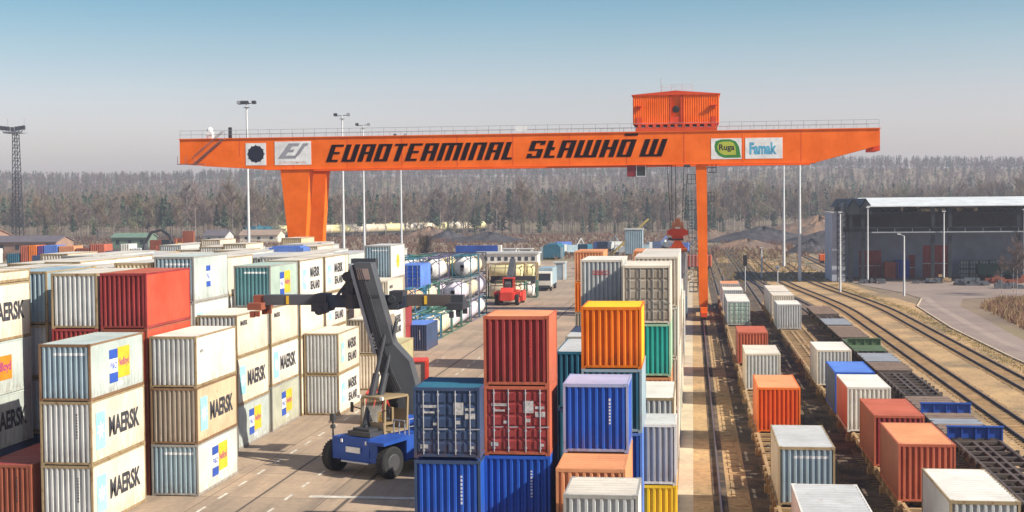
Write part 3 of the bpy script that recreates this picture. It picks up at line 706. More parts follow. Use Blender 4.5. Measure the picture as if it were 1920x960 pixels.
for x in (-1.18, 1.06):
    for y in (-2.95, 2.83): mb.box(x, x+.12, y, y+.12, -.18, 0)
mb.build('twistlock', DSTEEL, spr)

# ================================================================== LEFT CONTAINER FIELD (x = right side, y = near end)
G_AISLE = 'containers in the tall stacks left of the aisle'
# column A: nearest corner stack
XA = -26.78
container(XA, 58.6, 0, HC, CREAM, 'cream container with cyan star logo, at the bottom of the nearest corner stack', front_mat=GREYW, frame=OCHF, dk=['maersk'], code=LETTER, group=G_AISLE)
container(XA, 58.6, HC, HC, CREAM, 'cream container with cyan star logo, in the middle of the nearest corner stack', front_mat=GREYW, frame=OCHF, dk=['maersk'], code=LETTER, group=G_AISLE)
container(XA, 58.6, 2*HC, S, GREYG, 'pale grey container with blue and yellow logo, top of the nearest corner stack', front_mat=BLUEG, frame=RUSTF, roof=GREYG, dk=['box'], band=True, group=G_AISLE)
container(-29.7, 58.6, 0, HC, BROWN, 'brown red container on the ground at the bottom left edge beside the corner stack', code=LETTER, roof=CRIM)
# column B
XB = -24.55
container(XB, 65.9, 0, 2.60, WHITE, 'white container with blue and yellow logo, standing on the yard under two rusty ones', front_mat=BLUEG, frame=GREYF, dk=['box'], band=True, group=G_AISLE)
container(XB, 65.9, 2.60, 2.85, CREAMR, 'rust streaked cream container with dark lettering, between a white one above and one below', front_mat=TAN, frame=RUSTF, dk=['maersk'], group=G_AISLE)
container(XB, 65.9, 5.45, S, WHITE, 'plain white container with rust at its corrugated end, top of the three tier stack', front_mat=GREYW, frame=OCHF, roof=WHITE, dk=['mark'], group=G_AISLE)
# red column and grey column
XR_ = -27.12
for i, (h, z, wl, lb) in enumerate(((2.8, 0, BROWN, 'dark brown container at the foot of the red stack behind the corner stack'), (2.8, 2.8, BROWN, 'dark brown container second from the ground in the red stack'), (2.8, 5.6, RED, 'red container with only its side showing, just under the topmost red one'))):
    container(XR_, 66.0, z, h, wl, lb, frame=BROWN, group=G_AISLE)
container(XR_, 66.0, 8.4, 2.8, RED, 'bright red container with dark red corrugated end, highest in the left stacks', front_mat=CRIM, frame=CRIM, roof=REDO, group=G_AISLE, code=LRED)
for i, (h, z, wl, lb) in enumerate(((2.8, 0, GREYW, 'grey container at ground level behind the corner stack'), (2.8, 2.8, CRIM, 'dark red container second from the ground behind the corner stack'), (2.8, 5.6, CRIM, 'dark red container mostly hidden beneath the light grey one beside the red one'))):
    container(-29.72, 66.0, z, h, wl, lb, group=G_AISLE)
container(-29.72, 66.0, 8.4, 2.8, GREYW, 'light grey corrugated container end with yellow post marks, left of the bright red one', frame=OCHF, roof=ROOFC, front_mat=GREYW, group=G_AISLE)
# far left column P
XP = -34.0
container(XP, 61.4, 0, S, NAVY, 'dark container at the foot of the leftmost stack behind the brown red one', group=G_AISLE)
container(XP, 61.4, S, 2.65, GREYG, 'shaded grey container with dark lettering, second from the ground in the leftmost stack', dk=['maersk'], group=G_AISLE)
container(XP, 61.4, 5.25, 2.65, GREYG, 'pale grey container with orange logo panel in the leftmost stack', dk=['orange'], group=G_AISLE)
container(XP, 61.4, 7.90, 2.87, CREAM, 'cream container with big dark lettering cut by the left picture edge', frame=OCHF, dk=['maersk'], group=G_AISLE)
container(XP, 61.4, 10.78, 0.62, CREAM, 'low cream flat rack lying on the topmost container at the left edge', frame=OCHF, group=G_AISLE, name='flat_rack')
for k, (z, h, wl) in enumerate(((0, 2.8, NAVY), (2.8, 2.8, GREYW), (5.6, 2.8, GREYW), (8.4, 2.8, BLUEG))):
    container(-33.45, 68.2+0.0, z, h, wl, 'strip of a %s container, %s tier, in the gap by the leftmost stack' % (('navy', 'grey', 'pale grey', 'blue grey')[k], ('lowest', 'second', 'third', 'top')[k]), frame=OCHF, group=G_AISLE)
# aisle wall M: rows one behind another
AX = -26.75
def stackM(y, xr, items, where):
    z = 0.0
    for (h, wl, fm, dk, band, lb) in items:
        container(xr, y, z, h, wl, lb+' '+where, front_mat=fm, frame=OCHF if wl in (CREAM, CREAMR, WHITE) else GREYF, roof=ROOFC if wl in (CREAM, WHITE) else wl, dk=dk, band=band, group=G_AISLE); z += h
w1_ = 'in first aisle wall stack'; w2_ = 'in second aisle wall stack'; w3_ = 'in third aisle wall stack'; w4_ = 'in fourth aisle wall stack'
stackM(78.6, AX, [(2.64, GREYG, GREYG, ['box'], False, 'pale grey container with yellow logo, bottom'), (2.86, CREAM, GREYW, ['maersk'], False, 'cream container with cyan star and lettering, middle'), (2.56, CREAM, GREYW, ['maersk_small'], False, 'cream container with small lettering, top')], w1_)
stackM(85.3, AX, [(2.89, OLIVE, OLIVE, ['box'], False, 'olive grey container with yellow logo, bottom'), (2.64, WHITE, CREAM, ['maersk'], False, 'white container with cyan star and lettering, second tier'), (2.47, CREAM, GREYW, ['maersk_small'], False, 'cream container with small lettering behind the spreader, third'), (2.70, SAGE, TEAL, ['box'], True, 'sage container with teal corrugated end and yellow logo, top')], w2_)
stackM(91.95, AX, [(2.75, CREAM, GREYW, [], False, 'cream container at ground level'), (2.65, CREAM, GREYW, [], False, 'cream container on second tier'), (2.60, CREAM, GREYW, [], False, 'plain cream container under the spreader, third'), (2.75, WHITE, WHITE, ['sealand'], False, 'white container with two lines of lettering, top')], w3_)
stackM(98.6, AX, [(2.75, CREAM, GREYW, [], False, 'cream container at ground level'), (2.65, CREAM, GREYW, [], False, 'cream container on second tier'), (2.60, WHITE, CREAM, ['sealand'], False, 'white container with lettering under the spreader, third'), (2.75, WHITE, WHITE, ['sealand'], False, 'white container with two lines of lettering, top')], w4_)
# tall column N behind the red one
z = 0
for h, wl, dk, lb in ((2.9, CREAM, [], 'cream container at ground level of the tall pale stack behind the white topped one'), (2.9, CREAM, [], 'cream container on second tier of the tall pale stack'), (3.0, WHITE, ['maersk'], 'white container with cyan star just below the pale grey one with a flag logo'), (2.75, GREYG, ['flag'], 'pale grey green container with blue and white flag logo, highest pale one')):
    container(-29.3, 78.5, z, h, wl, lb, front_mat=BLUEG if dk == ['flag'] else wl, frame=GREYF, dk=dk, band=dk == ['flag'], group=G_AISLE); z += h
# T: two tier stack by the aisle
container(-24.22, 92.4, 0, 2.84, WHITE, 'lower white container with lettering in the two tier stack by the boom', front_mat=GREYW, frame=OCHF, dk=['sealand'], group=G_AISLE)
container(-24.22, 92.4, 2.84, 2.84, CREAM, 'upper cream container with lettering in the two tier stack by the boom', front_mat=GREYW, frame=OCHF, roof=ROOFC, dk=['sealand'], group=G_AISLE)
simple(-24.4, 105.3, 0, 2.85, CREAM, 'cream container on the ground behind the two tier stack', frame=OCHF); simple(-24.4, 105.3, 2.85, 2.7, TAN, 'beige grey container resting on the cream one behind the two tier stack', roof=ROOFC)
simple(-24.25, 112.2, 0, 2.9, KHAKI, 'khaki container with ochre posts on the yard left of the boom', frame=OCHF)
simple(-25.8, 115.3, 0, 2.7, CREAM, 'cream container at the foot of the stack right behind the boom'); simple(-25.8, 115.3, 2.7, 2.7, WHITE, 'white container with lettering seen right of the boom at mid height', dk=['sealand'])
simple(-25.8, 115.3, 5.4, 2.6, CREAM, 'cream container in the stack right of the boom top', dk=['maersk_small'])
for k in range(3): simple(-27.0, 122.0, k*2.6, 2.6, TAN, 'beige container, %s of the stack carrying the yellow emblem one' % ('lowest', 'second', 'third')[k])
o = container(-27.0, 122.0, 7.8, 3.05, WHITE, 'white container with yellow emblem and blue grey end right above the boom head', front_mat=BLUEG, dk=['shell'], frame=GREYF, roof=GREYW, band=True)
simple(-27.75, 128.6, 0, 2.6, CRIM, 'dark red container on the yard behind the beige stack'); simple(-27.75, 128.6, 2.6, 2.6, CRIM, 'dark red container stacked on another behind the beige stack')
container(-26.15, 134.0, 0, S, NAVY, 'single navy blue container standing on the yard before the tank containers', roof=SKYB, code=WLET, frame=NAVY)
# ------- interior of the field
def far_row(y, L, cols, zt, n, pal, where, x0=-29.3, pitch=2.56):
    for k, c in enumerate(cols):
        zz = 0; top = zt[k % len(zt)]; h = top/n
        for j in range(n):
            wl, fm, rf, cn = pal[(k*3+j*5+int(y)) % len(pal)]
            if j < n-1: lb = 'weathered container buried under others inside the left stacks'; g = 'containers buried inside the left stacks'
            else: lb = 'top %s container, %s from right %s' % (cn, ('first', 'second', 'third', 'fourth', 'fifth', 'sixth', 'seventh', 'eighth', 'ninth', 'tenth', 'eleventh', 'twelfth', 'thirteenth', 'fourteenth')[k % 14], where); g = 'top containers of the left stacks'
            o = simple(x0-c*pitch+rnd.uniform(-.04, .04), y+rnd.uniform(-.1, .1), zz, h, wl, lb, L=L, roof=rf, frame=OCHF if wl in (CREAM, WHITE, CREAMR) else GREYF, group=g)
            o.material_slots[0].material = wl; zz += h
PALF = [(CREAM, GREYW, ROOFC, 'cream'), (WHITE, GREYW, ROOFC, 'white'), (GREYG, BLUEG, ROOFG, 'grey'), (CREAMR, TAN, ROOFC, 'rusty cream'), (CREAM, CREAM, ROOFC, 'cream roofed'), (GREYW, GREYW, ROOFC, 'light grey')]
far_row(72.9, L20, [1.22, 2.3, 3.3], [10.9, 10.9, 10.6], 4, PALF, 'in the row behind the bright red one')
far_row(78.6, L20, [1, 2, 3, 4], [11.2, 10.9, 10.9, 10.9], 4, PALF, 'left of the flag logo container')
far_row(85.3, 12.2, [1.0, 2, 3, 4, 5, 6], [11.0, 10.9, 10.7], 4, PALF, 'in the roofs behind the flag logo container')
far_row(98.6, 12.2, [0, 1, 2, 3, 4, 5, 6, 7], [10.75, 10.7, 10.9, 10.5], 4, PALF, 'in the roofs beside the fourth aisle stack')
far_row(111.5, L20, [0.2, 1.2, 3.2, 4.2, 5.2, 6.2, 7.2, 8.2, 9.2], [10.3, 10.2, 10.6], 4, PALF, 'in the row behind the long roofs')
far_row(118.6, L20, [2.2, 3.2, 4.2, 7, 8], [10.2, 10.4, 10.6], 4, PALF, 'in the broken row by the blue box')
far_row(125.5, 12.2, [1.2, 2.2, 4.3, 5.3], [9.9, 10.1, 10.2], 4, PALF, 'in the row before the crane leg')
far_row(139.0, L20, [3.6, 4.6, 6.6, 7.6, 8.6], [10.3, 10.0, 10.6], 4, PALF, 'in the second row before the crane leg')
far_row(146.0, L20, [4.0, 5.0, 7.4, 8.4, 10.4], [10.2, 10.3, 10.0], 4, PALF, 'in the row just before the crane leg')
far_row(163.0, L20, [6.0, 7.0, 11.0, 12.2], [10.0, 10.6, 10.45], 4, [PALF[0], PALF[3], PALF[5], (BROWN, BROWN, ROOFC, 'rust brown')], 'in the last row at the crane leg')
mb = MB(); mb.box(-1.6, 1.6, -1.1, 1.1, 0, .5); mb.box(-1.3, 1.3, -1.0, 1.0, .5, .62)
tag(mb.build('equipment_box', SKYB, None, (-36.2, 121.3, 10.25)), 'bright blue box lying on a pale container roof left of the boom head', 'box')

# ================================================================== RIGHT BLOCK
G_RB = 'containers in the right block beside the crane rail'; T10 = 3.0
container(-5.24, 50.3, 0, S, BLUE, 'blue container at the foot of the red stack, below the picture', L=T10, group=G_RB)
container(-5.24, 50.3, S, S, BLUE, 'blue corrugated container directly under the dark red doors', L=T10, group=G_RB, code=WLET)
container(-5.24, 50.3, 2*S, S, REDO, 'dark red container with closed doors and grey locking bars, below the tall red one', L=T10, front='doorp', front_mat=CRIM, frame=REDO, group=G_RB)
container(-5.24, 50.3, 3*S, S, REDO, 'red oxide corrugated container, top of the four tier stack in the middle foreground', L=T10, front_mat=CRIM, frame=REDO, roof=PEACH, group=G_RB, code=LRED)
container(-7.67, 49.15, 0, S, BLUE, 'blue container at the foot of the navy door stack, below the picture', L=T10, group=G_RB)
container(-7.67, 49.15, S, S, BLUE, 'blue corrugated container directly under the navy doors', L=T10, group=G_RB, code=WLET, frame=NAVY)
container(-7.67, 49.15, 2*S+.08, S, NAVY, 'navy container with white marked doors and steel bars, left of the red stack', L=T10, front='doorp', frame=NAVY, roof=DTEAL, group=G_RB)
container(-2.36, 48.0, 0, S, PEACH, 'faded orange container at the foot of the peach stack, below the picture', L=L20, group=G_RB)
container(-2.36, 48.0, S, S, PEACH, 'faded orange container whose roof shows below the bright blue one', L=L20, front_mat=PEACH, group=G_RB)
container(-2.38, 51.1, 2*S, S, BLUE, 'bright blue corrugated container with lilac roof beam in the middle of the right block', L=T10, roof=paint('lilac_grey_roof', (.42, .42, .58), .05), frame=paint('lilac_frame', (.30, .34, .52), .1), group=G_RB, code=WLET)
container(-1.78, 44.6, 0, S, WHITE, 'white container below the nearest white one at the bottom edge', L=T10, group=G_RB)
container(-1.78, 44.6, S, 2.40, WHITE, 'nearest white container with cream weathered roof at the bottom edge', L=T10, front_mat=GREYW, roof=ROOFC, group=G_RB, frame=GREYF)
XO = -2.05
container(XO, 55.7, 0, S, SKYB, 'faded blue container at ground level below the orange stack', group=G_RB, L=5.6)
container(XO, 55.7, S, S, SKYB, 'blue container with faded blue side, second tier below the orange one', front_mat=BLUE, group=G_RB, L=5.6)
container(XO, 55.7, 2*S, S, BLUEG, 'dark teal ended container with pale blue side, right below the orange one', front_mat=DTEAL, group=G_RB, L=5.0)
container(XO, 55.7, 3*S, 2.52, YEL, 'orange corrugated container with bright yellow side, top of the right block', front_mat=YORN, frame=YORN, roof=YEL, group=G_RB, L=3.6)
for k, (z, wl) in enumerate(((0, NAVY), (S, NAVY), (2*S, DTEAL))):
    container(-3.75, 62.2, z, S, wl, '%s container, %s of the stack in the gap behind the orange one' % (('navy', 'dark navy', 'grey roofed blue')[k], ('lowest', 'middle', 'top')[k]), front_mat=DTEAL, roof=ROOFG, group=G_RB)
for k in range(3): container(-3.95, 69.2, k*S, S, TAN, 'pale roofed container, %s of the second stack in the gap beside the red' % ('lowest', 'middle', 'top')[k], roof=ROOFG, group=G_RB)
for k in range(3): container(-8.9 + 2.45, 56.9, k*2.3, 2.3, DGREY, 'dark grey container with pale door blocks, %s of the hidden stack behind the red one' % ('lowest', 'middle', 'top')[k], front='door', front_mat=TAN, group=G_RB, L=T10)
XD = -0.70
container(XD, 58.0, 0, S, YEL, 'yellow corrugated container beside the kerb, under the grey one', front_mat=YEL, group=G_RB, L=T10)
container(XD, 58.0, S, S, MGREY, 'grey corrugated container on the yellow one beside the kerb', roof=ROOFG, frame=WHITE, group=G_RB, L=T10)
container(-0.85, 63.6, 0, 2.75, CREAM, 'cream container at ground level behind the grey and yellow ones', frame=OCHF, group=G_RB); container(-0.85, 63.6, 2.75, 2.75, CREAM, 'cream container with striped end and blank roof under the turquoise one', front_mat=GREYW, frame=OCHF, roof=WHITE, group=G_RB)
container(-1.12, 71.0, 0, 2.75, PEACH, 'pale orange container at ground level below the turquoise stack', group=G_RB); container(-1.12, 71.0, 2.75, 2.75, PEACH, 'pale orange container with its side showing below the turquoise one', group=G_RB)
container(-1.12, 71.0, 5.55, 2.72, MINT, 'turquoise ended container with mint green side below the beige doors', front_mat=TURQ, frame=MINT, group=G_RB)
container(-1.12, 71.0, 8.27, 3.0, CREAM, 'cream container with large beige double doors, highest on the right', front='door', front_mat=TAN, frame=CREAM, roof=CREAM, group=G_RB)
names4 = ('lowest', 'second', 'third', 'top')
for k in range(4): container(-4.02, 80.0, k*2.8, 2.8, GREYW, 'grey white striped container, %s of the stack with a red mark' % names4[k], frame=CREAM, roof=WHITE, group=G_RB, extra=None)
o = link('red_mark', text_mesh('GESECO', .95, .25, .02), LRED, None); 
bpy.data.objects.remove(o)
for y, xr, L, n, h, pal, nm in ((78.2, -.80, L20, 4, 2.86, (WHITE, CREAM, WHITE, CREAM), 'just behind the beige doors'), (84.8, -.78, 12.2, 4, 2.82, (OLIVE, CREAM, TAN, WHITE), 'behind the beige doors in the kerb row'),
        (97.6, -.74, 12.2, 3, 2.82, (CREAM, TAN, CREAM), 'in the middle of the kerb row'), (118.0, -2.55, L20, 4, 2.6, (PEACH, TAN, GREYW, PEACH), 'showing a pink roof before the silo'), (117.0, -7.5, L20, 4, 2.6, (YORN, TAN, YORN, PEACH), 'showing an orange roof before the silo'),
        (131, -.76, 12.2, 2, 2.7, (GREYW, WHITE), 'at the far end of the kerb row'), (174.4, -.65, L20, 3, 2.72, (BLUEG, GREYW, GREYW), 'right under the hanging spreader')):
    for k in range(n): simple(xr, y, k*h, h, pal[k], '%s container of the stack %s' % (('lowest', 'second', 'third', 'fourth')[k], nm), L=L, roof=ROOFC if pal[k] not in (PEACH, YORN) else pal[k], frame=pal[k], group=G_RB)

# ================================================================== WAGONS
def wagon_mesh(L, kind):
    key = ('wagon', L, kind)
    if key in CM: return CM[key]
    mb = MB(); l = L/2; w = 1.28; g = 0.35
    for sg in (-1, 1):
        x0, x1 = sorted((sg*w, sg*(w-.16))); mb.box(x0, x1, -l+g, l-g, .92, 1.15)
        mb.prism([(-l+g+2.6, .915), (l-g-2.6, .915), (l-g-3.6, .62), (-l+g+3.6, .62)], x0, x1, 'X')
        x0, x1 = sorted((sg*.32, sg*.16)); mb.box(x0, x1, -l+g+.2, l-g-.2, .75, 1.10)
    n = int((L-2*g)/1.45)
    for i in range(n+1):
        y = -l+g+.01+(L-2*g-.25)*i/n; mb.box(-w+.165, w-.165, y, y+.22, .93, 1.095)
    for i in range(int((L-2)/1.6)):        # container spigot brackets, brake gear and steps along the sill
        y = -l+1.2+i*1.6
        for sg in (-1, 1):
            x0, x1 = sorted((sg*(w+.002), sg*(w+.16))); mb.box(x0, x1, y-.12, y+.12, .82, 1.22)
            if i % 3 == 1: x0, x1 = sorted((sg*(w-.1), sg*(w+.22))); mb.box(x0, x1, y+.35, y+.8, .45, .80)
    for sy in (-1, 1):
        y0, y1 = sorted((sy*(l-g), sy*(l-g+.12))); mb.box(-w, w, y0, y1, .72, 1.145)
        for sx in (-.87, .87):
            mb.tube((sx, sy*(l-g+.12), 1.0), (sx, sy*(l-.03), 1.0), .08, 8); mb.tube((sx, sy*(l-.05), 1.0), (sx, sy*(l), 1.0), .22, 10)
        mb.box(-.12, .12, min(sy*(l-g+.12), sy*l), max(sy*(l-g+.12), sy*l), .85, 1.05)
    me = mb.mesh('underframe'); CM[key] = me; return me
def bogie_mesh():
    if 'bogie' in CM: return CM['bogie']
    mb = MB()
    for sx in (-1, 1):
        x0, x1 = sorted((sx*1.12, sx*.98)); mb.prism([(-1.35, .38), (-1.35, .62), (-.5, .70), (.5, .70), (1.35, .62), (1.35, .38), (.55, .34), (-.55, .34)], x0, x1, 'X')
        for y in (-.9, .9): mb.box(min(sx*1.2, sx*1.12), max(sx*1.2, sx*1.12), y-.16, y+.16, .36, .66)
    mb.box(-.97, .97, -.2, .2, .45, .70); CM['bogie'] = mb.mesh('bogie')
    mb = MB(); mb.tube((-.9, 0, 0), (.9, 0, 0), .08, 8)
    for x in (-.79, .79): mb.tube((x-.06, 0, 0), (x+.06, 0, 0), .44, 18)
    CM['wheelset'] = mb.mesh('wheelset'); return CM['bogie']
def wagon(x, y0, y1, mat, label, deck=None, ends=None, b=0.0, group=None):
    L = y1-y0; e = empty('flat_wagon', (x+b, (y0+y1)/2, 0.04), 0, label, 'wagon', group)
    link('underframe', wagon_mesh(round(L, 2), 'f'), mat, e)
    for sy in (-1, 1):
        bo = link('bogie', bogie_mesh(), WAGD, e, (0, sy*(L/2-min(2.4, L*.25)), .17))
        for dy in (-.9, .9): link('wheelset', CM['wheelset'], DSTEEL, bo, (0, dy, .42))
    if deck:
        for a, c, m in deck:
            mb = MB(); mb.box(-1.42, 1.42, -L/2+a*L, -L/2+c*L, 1.155, 1.20)
            for i in range(int((c-a)*L/.9)): mb.box(-1.45, 1.45, -L/2+a*L+i*.9+.02, -L/2+a*L+i*.9+.1, 1.201, 1.225)
            mb.build('deck', m, e)
    if ends:
        for a, m in ends:
            mb = MB(); y = -L/2+a*L; mb.box(-1.5, 1.5, y-.06, y+.06, 1.0, 1.75)
            for xx in (-1.5, -.75, 0, .68, 1.42): mb.box(xx, xx+.08, y-.16, y-.062, 1.0, 1.75)
            mb.box(-1.55, 1.55, y-.2, y+.1, 1.752, 1.82); mb.build('bulkhead', m, e)
    return e
ords = ('nearest', 'second nearest', 'third nearest', 'fourth nearest', 'fifth nearest', 'sixth nearest', 'seventh nearest', 'eighth nearest', 'farthest')
bd = [26.9, 40.5, 54.1, 73.6, 93.1, 112.6, 126.2, 145.7, 165.2, 178.8, 198.3]
for i in range(len(bd)-1):
    wagon(4.9, bd[i], bd[i+1]-.05, WAGT, 'tan framed container wagon, %s on the track next to the crane rail' % (ords+('last',))[min(i, 9)], group='container wagons on the near track')
bd = [26, 39.6, 59.1, 78.6, 98.1, 117.6, 131.2, 144.8, 158.4, 184.8]
for i in range(len(bd)-1):
    wagon(10.35, bd[i], bd[i+1]-.05, WAGT, 'tan framed container wagon, %s on the second track from the crane' % ords[min(i, 8)], group='container wagons on the second track')
GREEN = paint('faded_green', (.10, .16, .08), .1, dirt=.4)
for i, (a, b_, dk, en) in enumerate(((40, 59.4, None, None), (59.5, 78.9, None, None), (79.0, 88.6, [(.03, .5, WOOD), (.5, .72, STEEL), (.72, .97, WOOD)], [(.035, STBLUE), (.97, STBLUE)]), (88.7, 96.3, [(.05, .9, WOOD)], None), (96.4, 109.6, None, None),
        (109.7, 123, [(.04, .45, WOOD), (.5, .96, STEEL)], None), (123.1, 136, [(.1, .9, GREEN)], [(.5, GREEN)]), (136.1, 150, [(.05, .95, WOOD)], None), (150.1, 164, [(.05, .6, STEEL)], None), (164.1, 178, [(.05, .95, WOOD)], None))):
    wagon(15.6, a, b_, WAGD if dk is None or i > 2 else DSTEEL, '%s empty dark wagon %s, %s in the third line' % (('bare skeletal', 'bare skeletal', 'short', 'plank decked', 'open framed', 'plank and steel decked', 'green decked', 'planked', 'half decked', 'planked')[i], 'with blue bulkheads' if i == 2 else 'without load', ords[min(i, 8)] if i < 9 else 'very last'), dk, en, group='empty wagons on the third track')
ZW = 1.195; XW1, XW2 = 6.12, 11.5
GW = 'containers standing on wagons'
container(XW1, 46.9, ZW, S, WHITE, 'white roofed container on the near wagons cut by the bottom edge', roof=ROOFG, group=GW)
container(XW1, 60.9, ZW, S, CREAM, 'cream container with blue grey striped end and a white band, near wagons', front_mat=BLUEG, frame=OCHF, roof=ROOFG, band=True, group=GW)
container(XW1, 80.3, ZW, S, ORNG, 'vivid orange red container with orange roof on the near wagons', front_mat=paint('vermilion_paint', (.75, .10, .01), .04), frame=ORNG, roof=PEACH, group=GW)
container(XW1, 98.3, ZW, S, CREAM, 'white roofed container with pale blue striped end before the small red one', front_mat=GREYW, roof=ROOFC, group=GW)
container(XW1, 114.3, ZW, S, REDO, 'small looking red container behind a white one on the near wagons', roof=REDO, group=GW)
container(XW1, 150.0, ZW, S, GREYG, 'long pale green container with door end facing the camera, near wagons', front='door', front_mat=SAGE, roof=WHITE, L=12.19, group=GW, frame=GREYW)
container(XW1-.02, 169.6, ZW, S, GREYW, 'light grey container behind the long pale green one', roof=WHITE, group=GW)
container(XW1-.02, 183.0, ZW, S, GREYW, 'farthest container on the near wagons with a reddish roof edge', roof=PEACH, group=GW)
container(XW2, 50.4, ZW, S, GREYW, 'grey sided container with white roof at the bottom right corner', front_mat=GREYW, roof=WHITE, frame=OCHF, group=GW)
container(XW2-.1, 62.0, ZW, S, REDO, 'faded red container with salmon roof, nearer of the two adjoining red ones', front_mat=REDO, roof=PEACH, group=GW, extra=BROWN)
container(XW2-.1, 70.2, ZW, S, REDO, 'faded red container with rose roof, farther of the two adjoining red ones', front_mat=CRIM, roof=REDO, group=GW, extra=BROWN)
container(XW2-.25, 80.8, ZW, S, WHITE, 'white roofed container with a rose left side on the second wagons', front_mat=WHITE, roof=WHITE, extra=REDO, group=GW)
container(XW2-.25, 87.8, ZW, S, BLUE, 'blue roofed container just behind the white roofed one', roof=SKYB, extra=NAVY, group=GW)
container(XW2-.2, 100.9, ZW, S, GREYW, 'pale grey striped container farther along on the second wagons', frame=CREAM, roof=WHITE, group=GW)
container(XW2-.3, 145.6, ZW, S, GREYW, 'light blue grey striped container beyond the gap on the second wagons', roof=WHITE, group=GW, side='c')
container(XW2, 159.9, ZW, S, CREAM, 'cream container right behind the light blue grey striped one', roof=ROOFC, group=GW)
container(XW2, 167.0, ZW, S, GREYG, 'long pale container farthest on the second wagons', roof=ROOFC, L=12.19, group=GW)

# red mark on the striped container
for o in list(COL.objects):
    if o.get('label', '').startswith('grey white striped container, top'):
        q = link('lettering', text_mesh('GESECO', .95, .26, .02), LRED, o); place_on(q, '-Y', (-.05, -L20/2-.004, 2.05))

# ================================================================== REACH STACKER
def local_parent(o, root):
    o.parent = root; o.matrix_parent_inverse = (Matrix.Translation(root.location) @ root.rotation_euler.to_matrix().to_4x4()).inverted()
rs = empty('reach_stacker', (-16.25, 74.8, 0), R(-30), 'blue reach stacker with raised grey boom working in the aisle between the stacks', 'reach stacker')
def wheel_mesh(r, w, n=28):
    mb = MB(); mb.lathe([(-w/2, r*.62), (-w/2, r*.9), (-w/2+.08, r), (w/2-.08, r), (w/2, r*.9), (w/2, r*.62)], 'X', (0, 0, 0), n)
    for i in range(n):
        a = 2*math.pi*i/n; c, s_ = math.cos(a), math.sin(a); q = .05
        mb.bar((-w/2+.05, c*(r-.005), s_*(r-.005)), (0, math.cos(a+.12)*(r-.005), math.sin(a+.12)*(r-.005)), q)
    return mb.mesh('tyre')
def hub_mesh(r, w):
    mb = MB(); mb.lathe([(-w/2-.02, r*.2), (-w/2-.02, r*.5), (-w/2+.03, r*.61), (w/2-.03, r*.61), (w/2+.02, r*.5), (w/2+.02, r*.2)], 'X', (0, 0, 0), 16); return mb.mesh('rim')
tw, hb = wheel_mesh(.85, .6), hub_mesh(.85, .6)
for x, y in ((-2.0, -2.9), (2.0, -2.9), (-1.5, 3.2), (1.5, 3.2)):
    w_ = empty('wheel', (x, y, .85)); w_.parent = rs
    link('tyre', tw, TYRE, w_); link('rim', hb, plain('rim_grey', (.06, .06, .065), .6), w_)
mb = MB(); mb.prism([(-3.45, .75), (-3.55, 1.2), (-3.45, 2.05), (-2.3, 2.15), (2.6, 2.15), (4.9, 2.5), (5.2, 1.9), (5.1, .8), (2.2, .75), (-2.2, .7)], -1.1, 1.1, 'X')
mb.box(-2.05, -1.12, -1.85, 2.0, .8, 1.95); mb.box(1.12, 2.1, -1.85, 2.2, .75, 2.05)
mb.prism([(-3.8, 1.84), (-3.8, 2.0), (-1.9, 2.2), (-1.9, 1.95)], 1.15, 2.4, 'X'); mb.box(1.15, 2.35, -1.95, -1.86, .8, 1.95); mb.box(2.11, 2.35, -1.85, 2.2, .9, 2.15)
mb.box(-1.7, 1.7, 3.9, 5.3, .9, 2.45); mb.box(-1.66, -1.11, -3.5, -2.4, .8, 2.0); mb.box(1.11, 1.66, -3.5, -2.4, .8, 2.0)
ch = mb.build('chassis', STBLUE, rs)
mb = MB(); mb.box(-.55, .5, -3.62, -3.56, 1.25, 1.55); mb.build('emblem', LWHITE, ch)
mb = MB(); mb.box(.2, 1.05, -3.58, -3.53, .72, .78); mb.box(-1.0, .95, -3.53, -3.46, .68, .75); mb.build('bumper_strip', STEELL, ch)
o = link('lettering', text_mesh('SANY', 1.5, .42, .04), LWHITE, ch)
o.rotation_euler = FACE['+X'].to_euler(); o.location = (2.354, -.2, 1.5)
for x in (-.95, .85):
    mb = MB(); mb.box(x, x+.12, -3.6, -3.55, 1.75, 1.92); mb.build('headlight', LWHITE, rs)
mb = MB(); mb.tube((-2.1, -3.0, 1.8), (-2.1, -3.0, 2.7), .05); mb.box(-2.25, -1.95, -3.1, -2.9, 2.7, 3.1); mb.box(-2.2, -2.0, -3.1, -2.9, 2.3, 2.5); mb.build('lamp_post', DSTEEL, rs)
# cab
mb = MB()
for x in (-.7, .95):
    for y in (-2.2, -.4): mb.bar((x, y, 2.15), (x, y+.1, 4.0), .13)
mb.box(-.78, 1.03, -2.3, -.3, 4.0, 4.12); mb.box(-.75, 1.0, -2.25, -.35, 2.15, 2.25)
mb.box(-.75, 1.0, -2.28, -2.22, 2.25, 2.75); mb.box(-.75, 1.0, -.4, -.33, 2.25, 3.3)
cab = mb.build('cab', CABY, rs)
mb = MB(); mb.box(-.2, .4, -.95, -.8, 2.6, 3.4); mb.box(-.25, .45, -1.5, -.8, 2.5, 2.62); mb.build('seat', CABY, cab)
mb = MB(); mb.box(-.62, .87, -2.26, -2.24, 2.76, 3.97); gl = mb.build('windscreen', None, cab)
gm = bpy.data.materials.new('clear_glass'); t, b = nodes_of(gm); tr = N(t, 'ShaderNodeBsdfTransparent'); gs = N(t, 'ShaderNodeBsdfGlossy'); gs.inputs['Roughness'].default_value = .03
mxs = N(t, 'ShaderNodeMixShader'); mxs.inputs[0].default_value = .12; t.links.new(tr.outputs[0], mxs.inputs[1]); t.links.new(gs.outputs[0], mxs.inputs[2]); t.links.new(mxs.outputs[0], t.nodes['Material Output'].inputs[0])
gl.material_slots[0].material = gm
